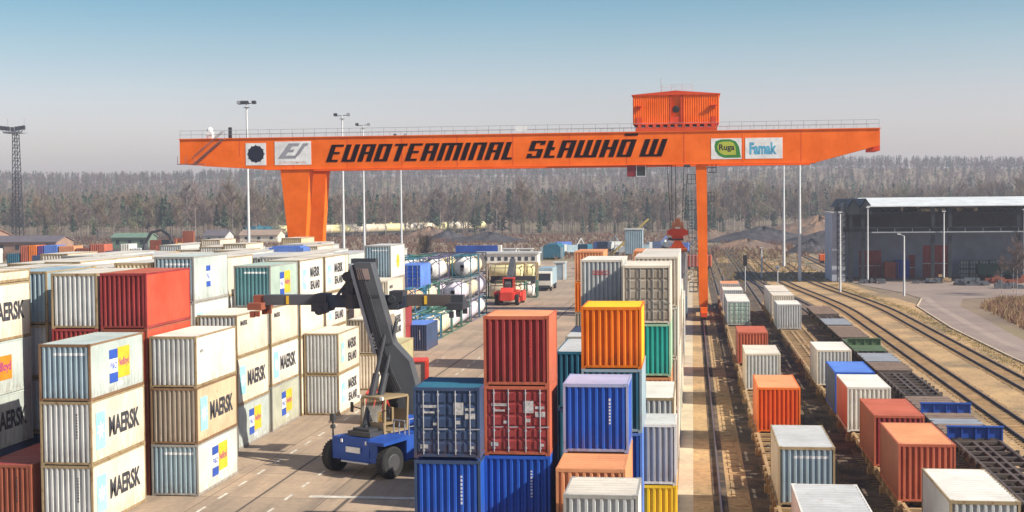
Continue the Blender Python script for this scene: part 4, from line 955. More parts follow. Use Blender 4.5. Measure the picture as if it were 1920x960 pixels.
# engine hood and steps
mb = MB(); mb.prism([(.2, 2.16), (.2, 2.9), (2.4, 2.9), (3.0, 2.5), (3.0, 2.16)], 1.0, 1.95, 'X'); mb.prism([(.2, 2.16), (.2, 2.8), (2.4, 2.8), (3.0, 2.5), (3.0, 2.16)], -1.9, -1.0, 'X'); mb.build('engine_hood', STBLUE, rs)
mb = MB()
for x in (1.2, 1.6, 2.0): mb.tube((x, -1.7, 2.06), (x, -1.7, 2.9), .04, 5)
mb.tube((1.2, -1.7, 2.9), (2.0, -1.7, 2.9), .04, 5)
for k in range(3): mb.box(-2.15, -2.06, -1.2, -.6, .9+k*.4, .94+k*.4)
mb.build('handrail', STEEL, rs)
# boom, built in yard coordinates, then parented
def rsb(mb, name, mat, par=None, smooth=False):
    o = mb.build(name, mat, None, (0, 0, 0), 0, smooth); local_parent(o, rs); return o
bx = [(-18.55, 11.32), (-17.6, 11.32), (-17.1, 9.45), (-16.38, 6.85), (-15.5, 5.9), (-15.1, 4.4), (-15.0, 2.9), (-16.05, 2.98), (-16.45, 4.35), (-16.9, 5.3), (-17.35, 6.8)]
mb = MB(); mb.prism(bx[::-1], 74.3, 75.5, 'Y'); boom = rsb(mb, 'boom', BOOMG)
mb = MB(); mb.prism([(-18.42, 11.0), (-17.75, 11.0), (-17.62, 10.4), (-18.28, 10.4)], 74.26, 74.296, 'Y'); rsb(mb, 'boom_plate', plain('warm_plate', (.30, .22, .19), .6))
mb = MB(); mb.prism([(-18.97, 11.25), (-18.78, 11.25), (-17.42, 6.2), (-17.62, 6.2)], 74.7, 75.2, 'Y'); rsb(mb, 'boom_rail', STEEL)
mb = MB(); mb.prism([(-18.76, 11.2), (-18.56, 11.2), (-17.36, 6.75), (-16.95, 5.35), (-16.5, 4.4), (-16.1, 3.0), (-16.6, 3.0), (-17.3, 5.3), (-17.41, 6.2)], 74.75, 75.4, 'Y'); rsb(mb, 'inner_boom', DSTEEL)
mb = MB(); p = Vector((-17.75, 72.6, 1.9)); q = Vector((-16.75, 74.6, 8.0)); mid = p.lerp(q, .55)
for d in (Vector((0, 0, 0)), Vector((.42, .35, 0))):
    mb.tube(p+d, mid+d, .20, 12); mb.tube(mid+d, q+d, .11, 10)
rsb(mb, 'lift_cylinder', DSTEEL)
o = link('lettering', text_mesh('SANY', 1.0, .26, .03), STEELL, None); o.rotation_euler = FACE['-Y'].to_euler(); o.rotation_euler.rotate_axis('Z', R(-73)); o.location = (-17.55, 74.68, 6.9); local_parent(o, rs)
for k, (dx, m_) in enumerate(((.10, BLACKP), (.22, BLACKP), (.34, DSTEEL))):
    mb = MB(); pts = [(-18.45+dx, 11.0), (-17.95+dx, 9.4), (-17.25+dx, 6.9), (-16.8+dx, 5.35), (-16.3+dx, 4.3)]
    for a, b_ in zip(pts, pts[1:]): mb.tube((a[0], 74.26, a[1]), (b_[0], 74.26, b_[1]), .022, 5)
    rsb(mb, 'hose', m_)
mb = MB(); mb.prism([(-17.95, 9.55), (-17.15, 9.55), (-17.12, 9.42), (-17.92, 9.42)], 74.27, 74.3, 'Y'); rsb(mb, 'boom_collar', DSTEEL)
mb = MB(); mb.prism([(-17.2, 6.75), (-16.42, 6.95), (-16.40, 6.86), (-17.2, 6.66)], 74.27, 74.3, 'Y'); rsb(mb, 'boom_collar', DSTEEL)
for xx in (-.7, .95):
    mb = MB(); mb.box(xx-.1, xx+.1, -2.42, -2.31, 4.0, 4.18); mb.build('work_lamp', LWHITE, rs)
mb = MB(); mb.bar((-.72, -2.25, 3.4), (-1.15, -2.4, 3.5), .05); mb.box(-1.3, -1.1, -2.45, -2.4, 3.2, 3.75); mb.build('mirror', BLACKP, rs)
mb = MB(); mb.bar((.97, -2.25, 3.4), (1.4, -2.4, 3.5), .05); mb.box(1.35, 1.55, -2.45, -2.4, 3.2, 3.75); mb.build('mirror', BLACKP, rs)
mb = MB(); mb.tube((1.5, 1.2, 2.9), (1.5, 1.2, 3.7), .09, 8); mb.build('exhaust', DSTEEL, rs)
mb = MB()
for yy in (-1.7, -.6, .5, 1.8): mb.tube((2.3, yy, 2.15), (2.3, yy, 3.0), .03, 5)
mb.tube((2.3, -1.7, 3.0), (2.3, 1.8, 3.0), .03, 5); mb.tube((2.3, -1.7, 2.6), (2.3, 1.8, 2.6), .025, 5); mb.build('handrail', STEEL, rs)
mb = MB(); mb.box(-.7, .95, -3.3, -2.3, 2.1, 2.35); mb.box(-.5, .7, -3.1, -2.4, 2.35, 2.5); mb.build('front_deck', DSTEEL, rs)
# head and spreader beam
mb = MB(); mb.box(-19.15, -18.4, 75.4, 76.0, 10.4, 10.9); mb.box(-19.0, -17.6, 75.52, 76.2, 10.9, 11.5); mb.box(-19.35, -18.9, 75.5, 76.1, 8.9, 10.3); mb.tube((-19.2, 75.3, 10.5), (-19.2, 76.2, 10.5), .28, 14); mb.tube((-19.6, 75.9, 9.6), (-18.2, 75.9, 9.7), .3, 12); mb.tube((-18.9, 75.9, 9.5), (-18.9, 75.9, 8.7), .55, 16)
mb.bar((-19.9, 75.8, 9.4), (-19.1, 75.8, 10.4), .14);
rsb(mb, 'boom_head', DSTEEL)
SX = lambda u: (-24.54+(u-475)*(11.73/385.0))*1.018
ya, yb = 76.0, 77.0
sp_ = MB(); sp_.box(SX(615), SX(765), ya-.05, yb+.05, 8.72, 9.38); b0 = rsb(sp_, 'spreader_frame', paint('spreader_navy', (.04, .055, .085), .0))
mb = MB(); mb.box(SX(497), SX(614.5), ya+.1, yb-.1, 8.85, 9.42); rsb(mb, 'spreader_arm', BOOMG)
mb = MB(); mb.box(SX(765.5), SX(846), ya+.1, yb-.1, 8.80, 9.42); rsb(mb, 'spreader_arm', paint('arm_brown', (.10, .08, .07), .05))
mb = MB(); mb.box(SX(590), SX(622), ya-.25, yb+.25, 8.5, 9.0); mb.box(SX(596), SX(618), ya-.2, yb+.2, 9.0, 9.5); mb.tube((SX(605), ya-.35, 8.55), (SX(605), yb+.35, 8.55), .25, 10)
rsb(mb, 'side_shift_motor', DSTEEL); mb = MB()
mb.box(SX(722), SX(752), ya-.2, yb+.2, 8.6, 9.05); mb.box(SX(735), SX(760), ya-.15, yb+.15, 9.05, 9.65); mb.tube((SX(740), ya-.3, 9.2), (SX(740), yb+.3, 9.2), .22, 10)
rsb(mb, 'side_shift_motor', DSTEEL)
for u0, u1, m_ in ((474, 500, BROWN), (843, 872, DSTEEL)):
    mb = MB(); mb.box(SX(u0), SX(u1), ya-.65, yb+.65, 8.62, 9.0)
    mb.box(SX(u0)+.1, SX(u1)-.1, ya+.15, yb-.15, 9.0, 9.4)
    for y in (ya-.7, yb+.5): mb.box(SX(u0)+.15, SX(u0)+.4, y, y+.2, 8.2, 8.55); mb.box(SX(u1)-.35, SX(u1)-.1, y, y+.2, 8.25, 8.55)
    rsb(mb, 'twistlock_beam', m_)
for u in (540, 798):
    mb = MB(); mb.box(SX(u), SX(u+5), ya+.07, ya+.095, 8.9, 9.38); rsb(mb, 'warning_stripe', LYEL)
# driver
def person_mesh():
    vs = [(0, 0, 0), (0, -.02, .28), (0, -.03, .5), (0, -.05, .60), (0, -.07, .70), (0, -.08, .80), (-.18, -.03, .48), (-.26, -.18, .26), (-.2, -.42, .22), (-.19, -.50, .22), (.18, -.03, .48), (.26, -.18, .26), (.2, -.42, .22), (.19, -.50, .22),
          (-.1, -.02, -.02), (-.14, -.42, .02), (-.14, -.5, -.36), (-.14, -.62, -.40), (.1, -.02, -.02), (.14, -.42, .02), (.14, -.5, -.36), (.14, -.62, -.40)]
    es = [(0, 1), (1, 2), (2, 3), (3, 4), (4, 5), (2, 6), (6, 7), (7, 8), (8, 9), (2, 10), (10, 11), (11, 12), (12, 13), (0, 14), (14, 15), (15, 16), (16, 17), (0, 18), (18, 19), (19, 20), (20, 21)]
    rr = [.15, .14, .15, .06, .095, .085, .07, .05, .04, .045, .07, .05, .04, .045, .10, .075, .055, .05, .10, .075, .055, .05]
    me = bpy.data.meshes.new('person'); me.from_pydata(vs, es, []); o = bpy.data.objects.new('person', me); COL.objects.link(o)
    sk = o.modifiers.new('skin', 'SKIN'); o.modifiers.new('sub', 'SUBSURF').levels = 1
    for i, r_ in enumerate(rr): me.skin_vertices[0].data[i].radius = (r_, r_*.8 if i in (0, 1, 2) else r_)
    me.skin_vertices[0].data[0].use_root = True
    dg = bpy.context.evaluated_depsgraph_get(); m2 = bpy.data.meshes.new_from_object(o.evaluated_get(dg)); bpy.data.objects.remove(o)
    m2.materials.clear(); m2.materials.append(None); m2.materials.append(None)
    for pg in m2.polygons: pg.material_index = 1 if pg.center.z > .585 or (pg.center.y < -.44 and pg.center.z > .1) else 0
    return m2
pe = link('person', person_mesh(), [plain('dark_jacket', (.03, .03, .035), .8), plain('skin', (.45, .26, .18), .6)], None)
rot = Matrix.Rotation(R(-30), 3, 'Z'); lp = rot @ Vector((.1, -1.0, 0)); pe.location = (-16.25+lp.x, 74.8+lp.y, 2.78); pe.rotation_euler = (0, 0, R(-30))
tag(pe, 'driver in a dark jacket sitting in the reach stacker cab with hands on the controls', 'person')
mb = MB(); mb.lathe([(0, .115), (.06, .11), (.1, .07), (.12, .02)], 'Z', (0, -.07, .70), 10); mb.build('hair', plain('dark_hair', (.02, .015, .01), .9), pe)
mb = MB(); mb.lathe([(0, .012), (.01, .02), (.03, .012)], 'Y', (0, -.185, .70), 6); mb.build('nose', MATS['skin'], pe)

# ================================================================== SECOND STACKER AND OTHER MACHINES
rb = empty('reach_stacker', (-26.3, 197.5, 0), 0, 'red reach stacker seen from behind in front of cream tanks', 'reach stacker')
mb = MB(); mb.box(-1.1, 1.1, -3.2, 3.6, .8, 1.9); mb.prism([(-3.4, .7), (-3.4, 1.9), (-2.6, 2.5), (-2.0, 2.5), (-2.0, .7)], -.85, .85, 'X'); mb.box(.9, 1.9, -2.4, 1.5, 1.3, 1.9); mb.box(-1.9, -.9, -2.4, 1.5, 1.3, 1.9); mb.box(1.6, 2.1, -1.0, 2.8, .5, 1.9); mb.build('chassis', STRED, rb)
tw2, hb2 = wheel_mesh(.8, .55, 20), hub_mesh(.8, .55)
for x, y in ((-1.45, -2.2), (1.45, -2.2), (-1.6, 2.8), (1.6, 2.8)):
    w_ = empty('wheel', (x, y, .8)); w_.parent = rb; link('tyre', tw2, TYRE, w_); link('rim', hb2, STRED, w_)
mb = MB()
for x in (-.7, .7):
    for y in (-1.0, .7): mb.bar((x, y, 1.9), (x, y, 3.7), .14)
mb.box(-.8, .8, -1.1, .8, 3.7, 3.85); cb2 = mb.build('cab', STRED, rb)
mb = MB(); mb.box(-.62, .62, -.9, .6, 1.95, 3.69); mb.build('window', GLASS, cb2)
mb = MB(); mb.prism([(-1.5, 2.4), (-1.5, 3.0), (4.2, 6.4), (4.4, 5.7)], -.42, .42, 'X'); mb.build('boom', BOOMG, rb)
mb = MB(); mb.box(-3.3, 3.3, 4.3, 5.3, 3.2, 3.8); mb.box(-3.3, -2.7, 3.7, 5.9, 2.8, 3.19); mb.box(2.7, 3.3, 3.7, 5.9, 2.8, 3.19); mb.tube((0, 4.8, 3.8), (0, 4.8, 5.8), .4, 10); mb.build('spreader_frame', DSTEEL, rb)
rt_ = empty('terminal_tractor', (-19.6, 90, 0), R(8), 'red yard tractor partly hidden behind the reach stacker boom and navy container', 'tractor')
mb = MB(); mb.box(-2.0, 2.2, -1.1, 1.1, .6, 1.2); mb.box(-2.0, -.3, -1.2, 1.2, 1.2, 2.1); mb.build('chassis', STRED, rt_)
for x in (-1.4, 1.5):
    for y in (-1.05, 1.05):
        w_ = empty('wheel', (x, y, .55), R(90)); w_.parent = rt_; mb = MB(); mb.lathe([(-.17, .3), (-.17, .5), (-.12, .55), (.12, .55), (.17, .5), (.17, .3)], 'X', n=18); mb.build('tyre', TYRE, w_)
mb = MB()
for x in (.7, 2.0):
    for y in (-.95, .95): mb.bar((x, y, 1.2), (x, y, 4.1), .16)
mb.box(.7, 2.05, -1.0, 1.0, 4.1, 4.2); mb.box(.6, 2.1, -1.05, 1.05, 1.2, 2.4); cb3 = mb.build('cab', STRED, rt_)
mb = MB(); mb.box(.72, 1.98, -.9, .9, 2.41, 4.09); mb.build('window', plain('pale_cab_glass', (.42, .33, .27), .2), cb3)
# white truck
tk = empty('truck', (-24.4, 229, 0), 0, 'white truck with a grey body parked beside the cream tanks', 'truck')
mb = MB(); mb.prism([(-2.2, .7), (-2.25, 1.6), (-2.0, 3.1), (-.2, 3.2), (-.2, .7)], -1.2, 1.2, 'X'); cbt = mb.build('cab', WHITE, tk)
mb = MB(); mb.prism([(-2.27, 1.75), (-2.06, 2.9), (-2.04, 2.9), (-2.2, 1.75)], -1.1, 1.1, 'X'); mb.build('windscreen', GLASS, cbt)
mb = MB(); mb.box(-1.2, 1.2, .05, 7.5, .95, 3.7); mb.build('body', BLUEG, tk)
mb = MB(); mb.box(-1.05, 1.05, -2.3, 7.4, .55, .94); mb.build('chassis', DSTEEL, tk)
for y in (-1.3, 5.2, 6.4):
    for x in (-1.05, 1.05): mb = MB(); mb.tube((x-.15, y, .5), (x+.15, y, .5), .5, 16); mb.build('wheel', TYRE, tk)

# ================================================================== TANK CONTAINERS
def tank_meshes():
    if 'tankf' in CM: return
    mb = MB(); w, l, H = W/2, L20/2, 2.7
    for y0, y1 in ((-l, -l+.2), (l-.2, l)):
        for x0, x1 in ((-w, -w+.12), (w-.12, w)): mb.box(x0, x1, y0, y1, 0, H)
        mb.box(-w+.121, w-.121, y0, y1, 0.02, .14); mb.box(-w+.121, w-.121, y0, y1, H-.14, H-.02)
    for y in (-l+.06, l-.06):
        for sx in (-1, 1):
            for z0, z1 in ((.12, .75), (H-.12, H-.75)): mb.bar((sx*(w-.1), y, z1), (sx*(w-.75), y, z0), .08)
    for sx in (-1, 1):
        mb.bar((sx*(w-.06), -l+.12, .08), (sx*(w-.06), l-.12, .08), .12); mb.bar((sx*(w-.06), -l+.12, H-.08), (sx*(w-.06), l-.12, H-.08), .10)
    mb.box(-.3, .3, -l+.3, l-.3, H-.12, H-.08)
    CM['tankf'] = mb.mesh('frame')
    mb = MB(); mb.lathe([(-l+.45, .25), (-l+.5, .7), (-l+.66, 1.0), (-l+.85, 1.17), (l-.85, 1.17), (l-.66, 1.0), (l-.5, .7), (l-.45, .25)], 'Y', (0, 0, 1.32), 22)
    for y in (-1.6, 0, 1.6): mb.lathe([(y-.04, 1.195), (y+.04, 1.195)], 'Y', (0, 0, 1.32), 22)
    CM['tankb'] = mb.mesh('tank', 1, True)
    mb = MB(); mb.box(-.18, .18, -l+.25, -l+.5, .75, 1.15); mb.tube((0, -l+.1, .3), (0, -l+.1, .8), .08, 8); CM['tankv'] = mb.mesh('valve')
tank_meshes()
TW = paint('tank_white', (.78, .75, .72), .0, dirt=.3); TCR = paint('tank_cream', (.74, .64, .45), .05, dirt=.35); TLY = paint('tank_yellow', (.76, .68, .36), .0, dirt=.3); TLI = paint('tank_lilac', (.66, .60, .68), 0, dirt=.3); TSAL = paint('tank_salmon', (.66, .44, .28), .05, dirt=.35)
FGR = paint('frame_green', (.05, .16, .12), .05); FBL = paint('frame_blue', (.05, .20, .34), .05); FTE = paint('frame_teal', (.03, .16, .22), .05); FGY = paint('frame_grey', (.22, .24, .26), .05); FPU = paint('frame_violet', (.12, .12, .20), .05)
def tankc(xr, y, z, tm, fm, label, rz=0.0, x=None):
    e = empty('tank_container', (x if x is not None else xr-W/2, y+L20/2, z), rz, label, 'tank container', 'tank containers stacked beside the aisle')
    link('tank', CM['tankb'], tm, e); link('frame', CM['tankf'], fm, e); link('valve', CM['tankv'], DSTEEL, e); return e
tn = {TW: 'white', TCR: 'cream', TLY: 'yellowish', TLI: 'lilac white', TSAL: 'salmon'}; fn = {FGR: 'green', FBL: 'blue', FTE: 'teal', FGY: 'grey', FPU: 'violet'}
cols_ = {'first column by aisle': (-27.0, [(140.6, [(TW, FBL)]), (147.2, [(TCR, FGR)]), (153.8, [(TW, FGR), ]), (160.4, [(TLI, FGR), (TLI, FGY)]), (167.4, [(TLI, FPU), (TCR, FGY), (TW, FTE)]), (174.2, [(TW, FTE), (TLI, FPU), (TCR, FGY)])]),
    'second column off aisle': (-29.65, [(146.0, [(TCR, FGR), (TSAL, FBL)]), (153.8, [(TW, FGR), (TCR, FGR)]), (160.4, [(TW, FGY), (TLI, FGR), (TW, FPU)]), (167.4, [(TW, FBL), (TW, FGY), (TLY, FPU)]), (174.2, [(TW, FBL), (TCR, FGY), (TW, FGY)])]),
    'third column off aisle': (-32.3, [(158.2, [(TW, FTE), (TW, FGR), (TW, FTE)]), (167.4, [(TW, FTE), (TW, FTE), (TW, FGR)]), (174.4, [(TW, FBL), (TCR, FGY), (TLY, FGY)])]),
    'fourth column off aisle': (-34.95, [(156.0, [(TW, FTE), (TW, FTE)]), (166, [(TW, FTE), (TW, FTE), (TW, FTE)])])}
for cn, (xr, rows) in cols_.items():
    for ri, (y, st) in enumerate(rows):
        for k, (tm, fm) in enumerate(st):
            tankc(xr, y, k*2.74, tm, fm, '%s tank, %s frame, %s tier, %s from front, %s' % (tn[tm], fn[fm], ('ground', 'second', 'third')[k], ('first', 'second', 'third', 'fourth', 'fifth', 'sixth')[ri], cn))
for k in range(2): simple(-30.0, 151.0-.3, k*2.6, 2.6, DTEAL, 'dark teal container %s under the blue one with doors' % ('at the foot' if k == 0 else 'right'))
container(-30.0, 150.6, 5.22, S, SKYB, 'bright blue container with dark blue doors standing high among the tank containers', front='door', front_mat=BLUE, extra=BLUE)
for k in range(2):
    tankc(0, 205.5, k*2.74, (TCR, TLY)[k], (FGR, OCHF)[k], '%s tank container lying crosswise right behind the red stacker' % ('cream lower', 'yellow upper')[k], R(90), x=-28.2)
    tankc(0, 208.6, k*2.74, (TW, TLY)[k], (FGR, OCHF)[k], '%s tank container lying crosswise in the rear row, its end showing at right' % ('white lower', 'pale yellow upper')[k], R(90), x=-26.75)

# ================================================================== HALL WITH CANOPY
hall = empty('canopy_hall', (28, 266, 0), 0, 'long dark open sided hall with pale roof edge and crane runway at right', 'building')
def Hb(mb, name, mat, par=None): return mb.build(name, mat, par or hall, (-28, -266, 0) if not par else (0, 0, 0))
X0, X1 = 27.4, 92.0
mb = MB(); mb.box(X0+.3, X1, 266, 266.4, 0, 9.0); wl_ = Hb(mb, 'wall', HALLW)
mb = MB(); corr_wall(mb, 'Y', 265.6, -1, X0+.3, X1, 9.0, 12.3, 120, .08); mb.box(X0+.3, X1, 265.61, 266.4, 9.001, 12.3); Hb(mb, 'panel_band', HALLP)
mb = MB(); mb.prism([(249.6, 13.35), (249.6, 13.5), (264, 15.0), (281, 13.5), (281, 13.35), (264, 14.8)], X0+3.2, X1, 'X'); Hb(mb, 'roof', HALLR)
mb = MB(); mb.box(X0+.2, X1, 276, 276.4, 0, 13.2); mb.box(X0, X0+.3, 266, 276.4, 0, 12.3); Hb(mb, 'rear_wall', HALLW)
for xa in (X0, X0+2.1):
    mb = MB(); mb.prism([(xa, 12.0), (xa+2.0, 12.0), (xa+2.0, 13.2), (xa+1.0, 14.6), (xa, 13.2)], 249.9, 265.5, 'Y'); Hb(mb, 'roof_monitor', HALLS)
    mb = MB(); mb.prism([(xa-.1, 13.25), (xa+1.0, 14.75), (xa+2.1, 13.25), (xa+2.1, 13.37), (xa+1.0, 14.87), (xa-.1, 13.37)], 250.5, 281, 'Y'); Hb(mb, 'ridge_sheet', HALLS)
for xc in (27.9, 30.0, 42.0, 44.9, 56.5, 60.4, 66.0, 72.0, 78, 84, 90):
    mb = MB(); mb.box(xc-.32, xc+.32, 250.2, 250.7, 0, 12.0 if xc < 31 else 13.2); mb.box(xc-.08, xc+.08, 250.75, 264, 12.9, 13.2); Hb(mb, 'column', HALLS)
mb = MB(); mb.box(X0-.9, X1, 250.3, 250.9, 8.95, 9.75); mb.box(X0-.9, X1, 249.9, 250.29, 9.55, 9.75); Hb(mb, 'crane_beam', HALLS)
mb = MB(); mb.box(X0+4, X1, 249.6, 249.85, 8.75, 8.95)
for i in range(20): mb.bar((X0+5+i*3, 249.72, 8.95), (X0+5+i*3, 249.72, 9.5), .06)
Hb(mb, 'pipe', STEEL)
mb = MB()
for i in range(26):
    x = 31.5+i*2.4; mb.bar((x, 250.45, 12.2), (x+1.2, 250.45, 13.3), .1); mb.bar((x+1.2, 250.45, 13.3), (x+2.4, 250.45, 12.2), .1)
mb.bar((31.5, 250.45, 12.15), (92, 250.45, 12.15), .16); Hb(mb, 'truss', HALLS)
for a, b_ in (((56.6, 1.0), (60.3, 8.8)), ((66, 8.8), (60.5, 1.5)), ((60.5, 10), (56.8, 13)), ((60.5, 10), (66, 13))):
    mb = MB(); mb.bar((a[0], 250.45, a[1]), (b_[0], 250.45, b_[1]), .25); Hb(mb, 'brace', HALLS)
DRED = paint('gate_red', (.38, .06, .05), 0, dirt=.3)
for x0, x1, z1 in ((31.2, 35.2, 5.1), (40.2, 41.4, 4.2), (42.8, 47.4, 6.0)):
    mb = MB(); corr_wall(mb, 'Y', 265.93, -1, x0, x1, .05, z1, 10, .05); g_ = Hb(mb, 'gate', DRED)
    mb = MB(); mb.box(x0, x1, 265.80, 265.86, z1*.42, z1*.42+.15); mb.build('gate_bar', STEELL, g_)
for i in range(8):      # pale damaged sheets under the roof
    x = 32+rnd.uniform(0, 10)+(i > 3)*13; mb = MB(); mb.box(x, x+rnd.uniform(1.5, 4), 265.2, 265.25, 12.35, 12.9+rnd.uniform(0, .3)); Hb(mb, 'loose_sheet', CREAM)
lt = empty('ladder_tower', (26.3, 250.6, 0), 0, 'slim dark lattice ladder tower at the left end of the hall', 'tower')
mb = MB()
for x in (-.7, .7):
    for y in (-.7, .7): mb.bar((x, y, 0), (x, y, 14.6), .10)
for k in range(15):
    z = k*.98
    for y in (-.7, .7): mb.bar((-.7, y, z), (.7, y, z+.98), .06); mb.bar((-.7, y, z), (.7, y, z), .06)
mb.build('lattice', HALLS, lt)
mb = MB()
for k in range(36): mb.bar((-.25, -.75, .4*k), (.25, -.75, .4*k), .05)
mb.build('ladder', STEEL, lt)
sb = empty('control_block', (26.2, 256.5, 0), 0, 'tall pale blue grey windowless block left of the dark hall', 'building')
mb = MB(); mb.box(-1.4, 1.1, -4, 8.9, 0, 12.3); mb.build('wall', paint('pale_blue_wall', (.46, .50, .58), 0, dirt=.25), sb)
mb = MB(); mb.box(-1.5, 1.15, -4.1, 9.0, 12.3, 12.5); mb.build('roof', WHITE, sb)
# things in front of the hall
def pile(name, x, y, w_, d, h, mat, label, cat, n=14, long=False):
    mb = MB()
    for i in range(n):
        a = rnd.uniform(-w_/2, w_/2); c = rnd.uniform(-d/2, d/2); z = abs(rnd.gauss(0, .5))*h*.6*(1-abs(a)/w_); s1 = rnd.uniform(.2, .6)*w_*.45; s2 = rnd.uniform(.15, .4)*d*.5
        mb.box(a-s1/2, a+s1/2, c-s2/2, c+s2/2, max(0, z-.1), z+rnd.uniform(.12, .35)*h)
    o = mb.build(name, mat, None, (x, y, 0), rnd.uniform(-.05, .05)); return tag(o, label, cat, 'piles of stored parts before the hall')
pile('scrap_pile', 31.0, 246.5, 4.2, 2.5, 1.6, DGREY, 'low dark pile of steel parts around the lamp pole at the hall corner', 'pile', 18)
pile('scrap_pile', 40.5, 247, 4.8, 2.5, 1.3, DGREY, 'dark stack with pale top sheets before the big red gate', 'pile', 18)
pile('timber_stack', 42.8, 248.4, 3.6, 2.0, 1.7, WAGT, 'tan planks lying on dark parts before the big red gate', 'stack', 14)
pile('scrap_pile', 46.8, 240.5, 5.0, 2.6, 1.8, DGREY, 'largest dark heap of parts standing out on the apron', 'pile', 22)
pile('timber_stack', 53.5, 246, 6.5, 3.0, 2.2, BROWN, 'reddish brown stacked material with a pale top at right of the apron', 'stack', 20)
pile('scrap_pile', 51.0, 232, 5.0, 3.0, 1.5, DGREY, 'grey debris heap beside the bare birches', 'pile', 18)
pile('timber_stack', 46.5, 187, 5.0, 1.8, .8, ROOFC, 'pale boards lying in the dry grass at right', 'stack', 10)
pile('scrap_pile', 46.0, 172, 4.0, 2.0, 1.4, CREAM, 'cream and grey rubble heap in the dry grass at the right edge', 'pile', 14)
for i, (x, wl, h, lb) in enumerate(((36.6, REDO, 3.0, 'rust orange cabin under the canopy beside a red gate'), (38.6, BLUE, 3.4, 'dark blue cabin under the canopy left of the small red gate'))):
    simple(x+1.2, 262, 0, h, wl, lb, L=3.0)
for i in range(4):
    e = empty('bulk_container', (49.6+i*1.75, 262.5, 0), 0, 'grey green water tank cage, %s of the row under the canopy' % ('first from left', 'second', 'third', 'fourth')[i], 'tank', 'tank cages under the canopy')
    mb = MB(); mb.box(-.7, .7, -.6, .6, .15, 1.6); mb.box(-.68, .68, -.58, .58, 1.9, 3.2); mb.build('tank', GREYG, e)
    mb = MB()
    for x in (-.76, -.25, .25, .76):
        mb.bar((x, -.66, 0), (x, -.66, 3.4), .07)
    for z in (.1, .9, 1.75, 2.5, 3.35): mb.bar((-.78, -.66, z), (.78, -.66, z), .07)
    mb.build('cage', DSTEEL, e)
tr1 = empty('trailer', (54, 257, 0), 0, 'dark green covered trailer parked under the right part of the canopy', 'trailer')
mb = MB(); mb.box(-3.2, 3.2, -1.2, 1.2, 1.0, 2.9); mb.build('body', paint('dark_green', (.02, .07, .05), 0), tr1)
for x in (-2.2, -1.1, 2.2):
    mb = MB(); mb.tube((x, -1.25, .5), (x, -1.0, .5), .5, 16); mb.tube((x, 1.0, .5), (x, 1.25, .5), .5, 16); mb.build('wheel', TYRE, tr1)

# ================================================================== POLES, SIGNALS, MAST
def mast(x, y, h, label, heads=3, r=.22, flip=1):
    e = empty('light_mast', (x, y, 0), 0, label, 'light mast', 'tall floodlight masts')
    mb = MB(); mb.tube((0, 0, 0), (0, 0, h), r*1.5, 8, 0, r*.75); mb.build('pole', STEELL, e)
    mb = MB(); mb.bar((-1.5, 0, h-.2), (1.5, 0, h), .14); mb.box(-.5, .5, -.4, .4, h-.9, h-.8); mb.build('crossbar', DSTEEL, e)
    for k in range(heads):
        xx = (-1.5, 1.5, 0, -.8)[k]*flip; mb = MB(); mb.prism([(-.35, -.25), (.35, -.35), (.4, .15), (-.3, .3)], xx-.38, xx+.38, 'X'); mb.build('floodlight', DSTEEL if k else STEEL, e, (0, 0, h+.15))
    return e
mast(-86.1, 261, 34.6, 'tallest looking floodlight mast, left of the crane leg, with lamps on both sides', 4)
mast(-78.1, 304, 34.8, 'floodlight mast rising just right of the wide crane leg', 2, flip=-1)
mast(-82.5, 342, 34.8, 'floodlight mast second from the wide crane leg', 2, flip=-1)
mast(-81.2, 381, 34.0, 'floodlight mast third from the wide crane leg, over the tank containers', 2, flip=-1)
mast(20.1, 310.7, 26.5, 'thin pale mast under the tapering girder end, left one of the two', 2); mast(19.3, 254.5, 24.5, 'thin pale mast under the tapering girder end, right one of the two', 2)
def pole(x, y, h, label, arm=True):
    e = empty('street_lamp', (x, y, 0), 0, label, 'street lamp', 'lamps in front of the hall')
    mb = MB(); mb.tube((0, 0, 0), (0, 0, h), .17, 8, 0, .11); mb.build('pole', STEELL, e)
    mb = MB(); mb.bar((0, 0, h), (-.6 if arm else .05, 0, h+.25), .09); mb.box(-1.0 if arm else -.3, -.5 if arm else .3, -.15, .15, h+.18, h+.38); mb.build('lamp_head', STEELL, e)
pole(23.2, 223, 12.4, 'plain grey lamp post beside the tracks left of the hall', False); pole(31.7, 214, 9.1, 'lamp post with an arm reaching left at the road bend')
pole(30.65, 249, 13.0, 'tall lamp post in front of the left hall corner', False); pole(43.7, 249.3, 12.2, 'grey lamp post before the middle of the hall', False); pole(13.1, 267, 5.4, 'short pale concrete post between the tracks far behind', False); pole(57.2, 249.2, 12.4, 'grey lamp post before the right part of the hall', False)
for x, y, h, lb in ((8.5, 227, 5.8, 'railway signal with a black head at the end of the near wagons'), (13.7, 227, 4.1, 'low railway signal between the second and third tracks')):
    e = empty('railway_signal', (x, y, 0), 0, lb, 'signal'); mb = MB(); mb.tube((0, 0, 0), (0, 0, h-1.6 if h > 5 else h-.5), .07, 8); mb.build('post', STEELL, e)
    mb = MB(); mb.box(-.32, .32, -.2, .1, h-1.7 if h > 5 else h-.6, h); sh = mb.build('signal_head', BLACKP if h > 5 else STEEL, e)
    mb = MB()
    for k in range(3 if h > 5 else 1): mb.lathe([(0, .11), (-.12, .11)], 'Y', (0, -.2, h-.35-k*.5), 10)
    mb.build('lens', GLASS, sh)
lm = empty('lattice_mast', (-246.2, 480, 0), 0, 'grey lattice tower with a floodlight platform at the far left', 'mast')
mb = MB()
for sx in (-1, 1):
    for sy in (-1, 1): mb.bar((sx*1.6, sy*1.6, 0), (sx*.85, sy*.85, 42), .2)
k = 0; z = 0
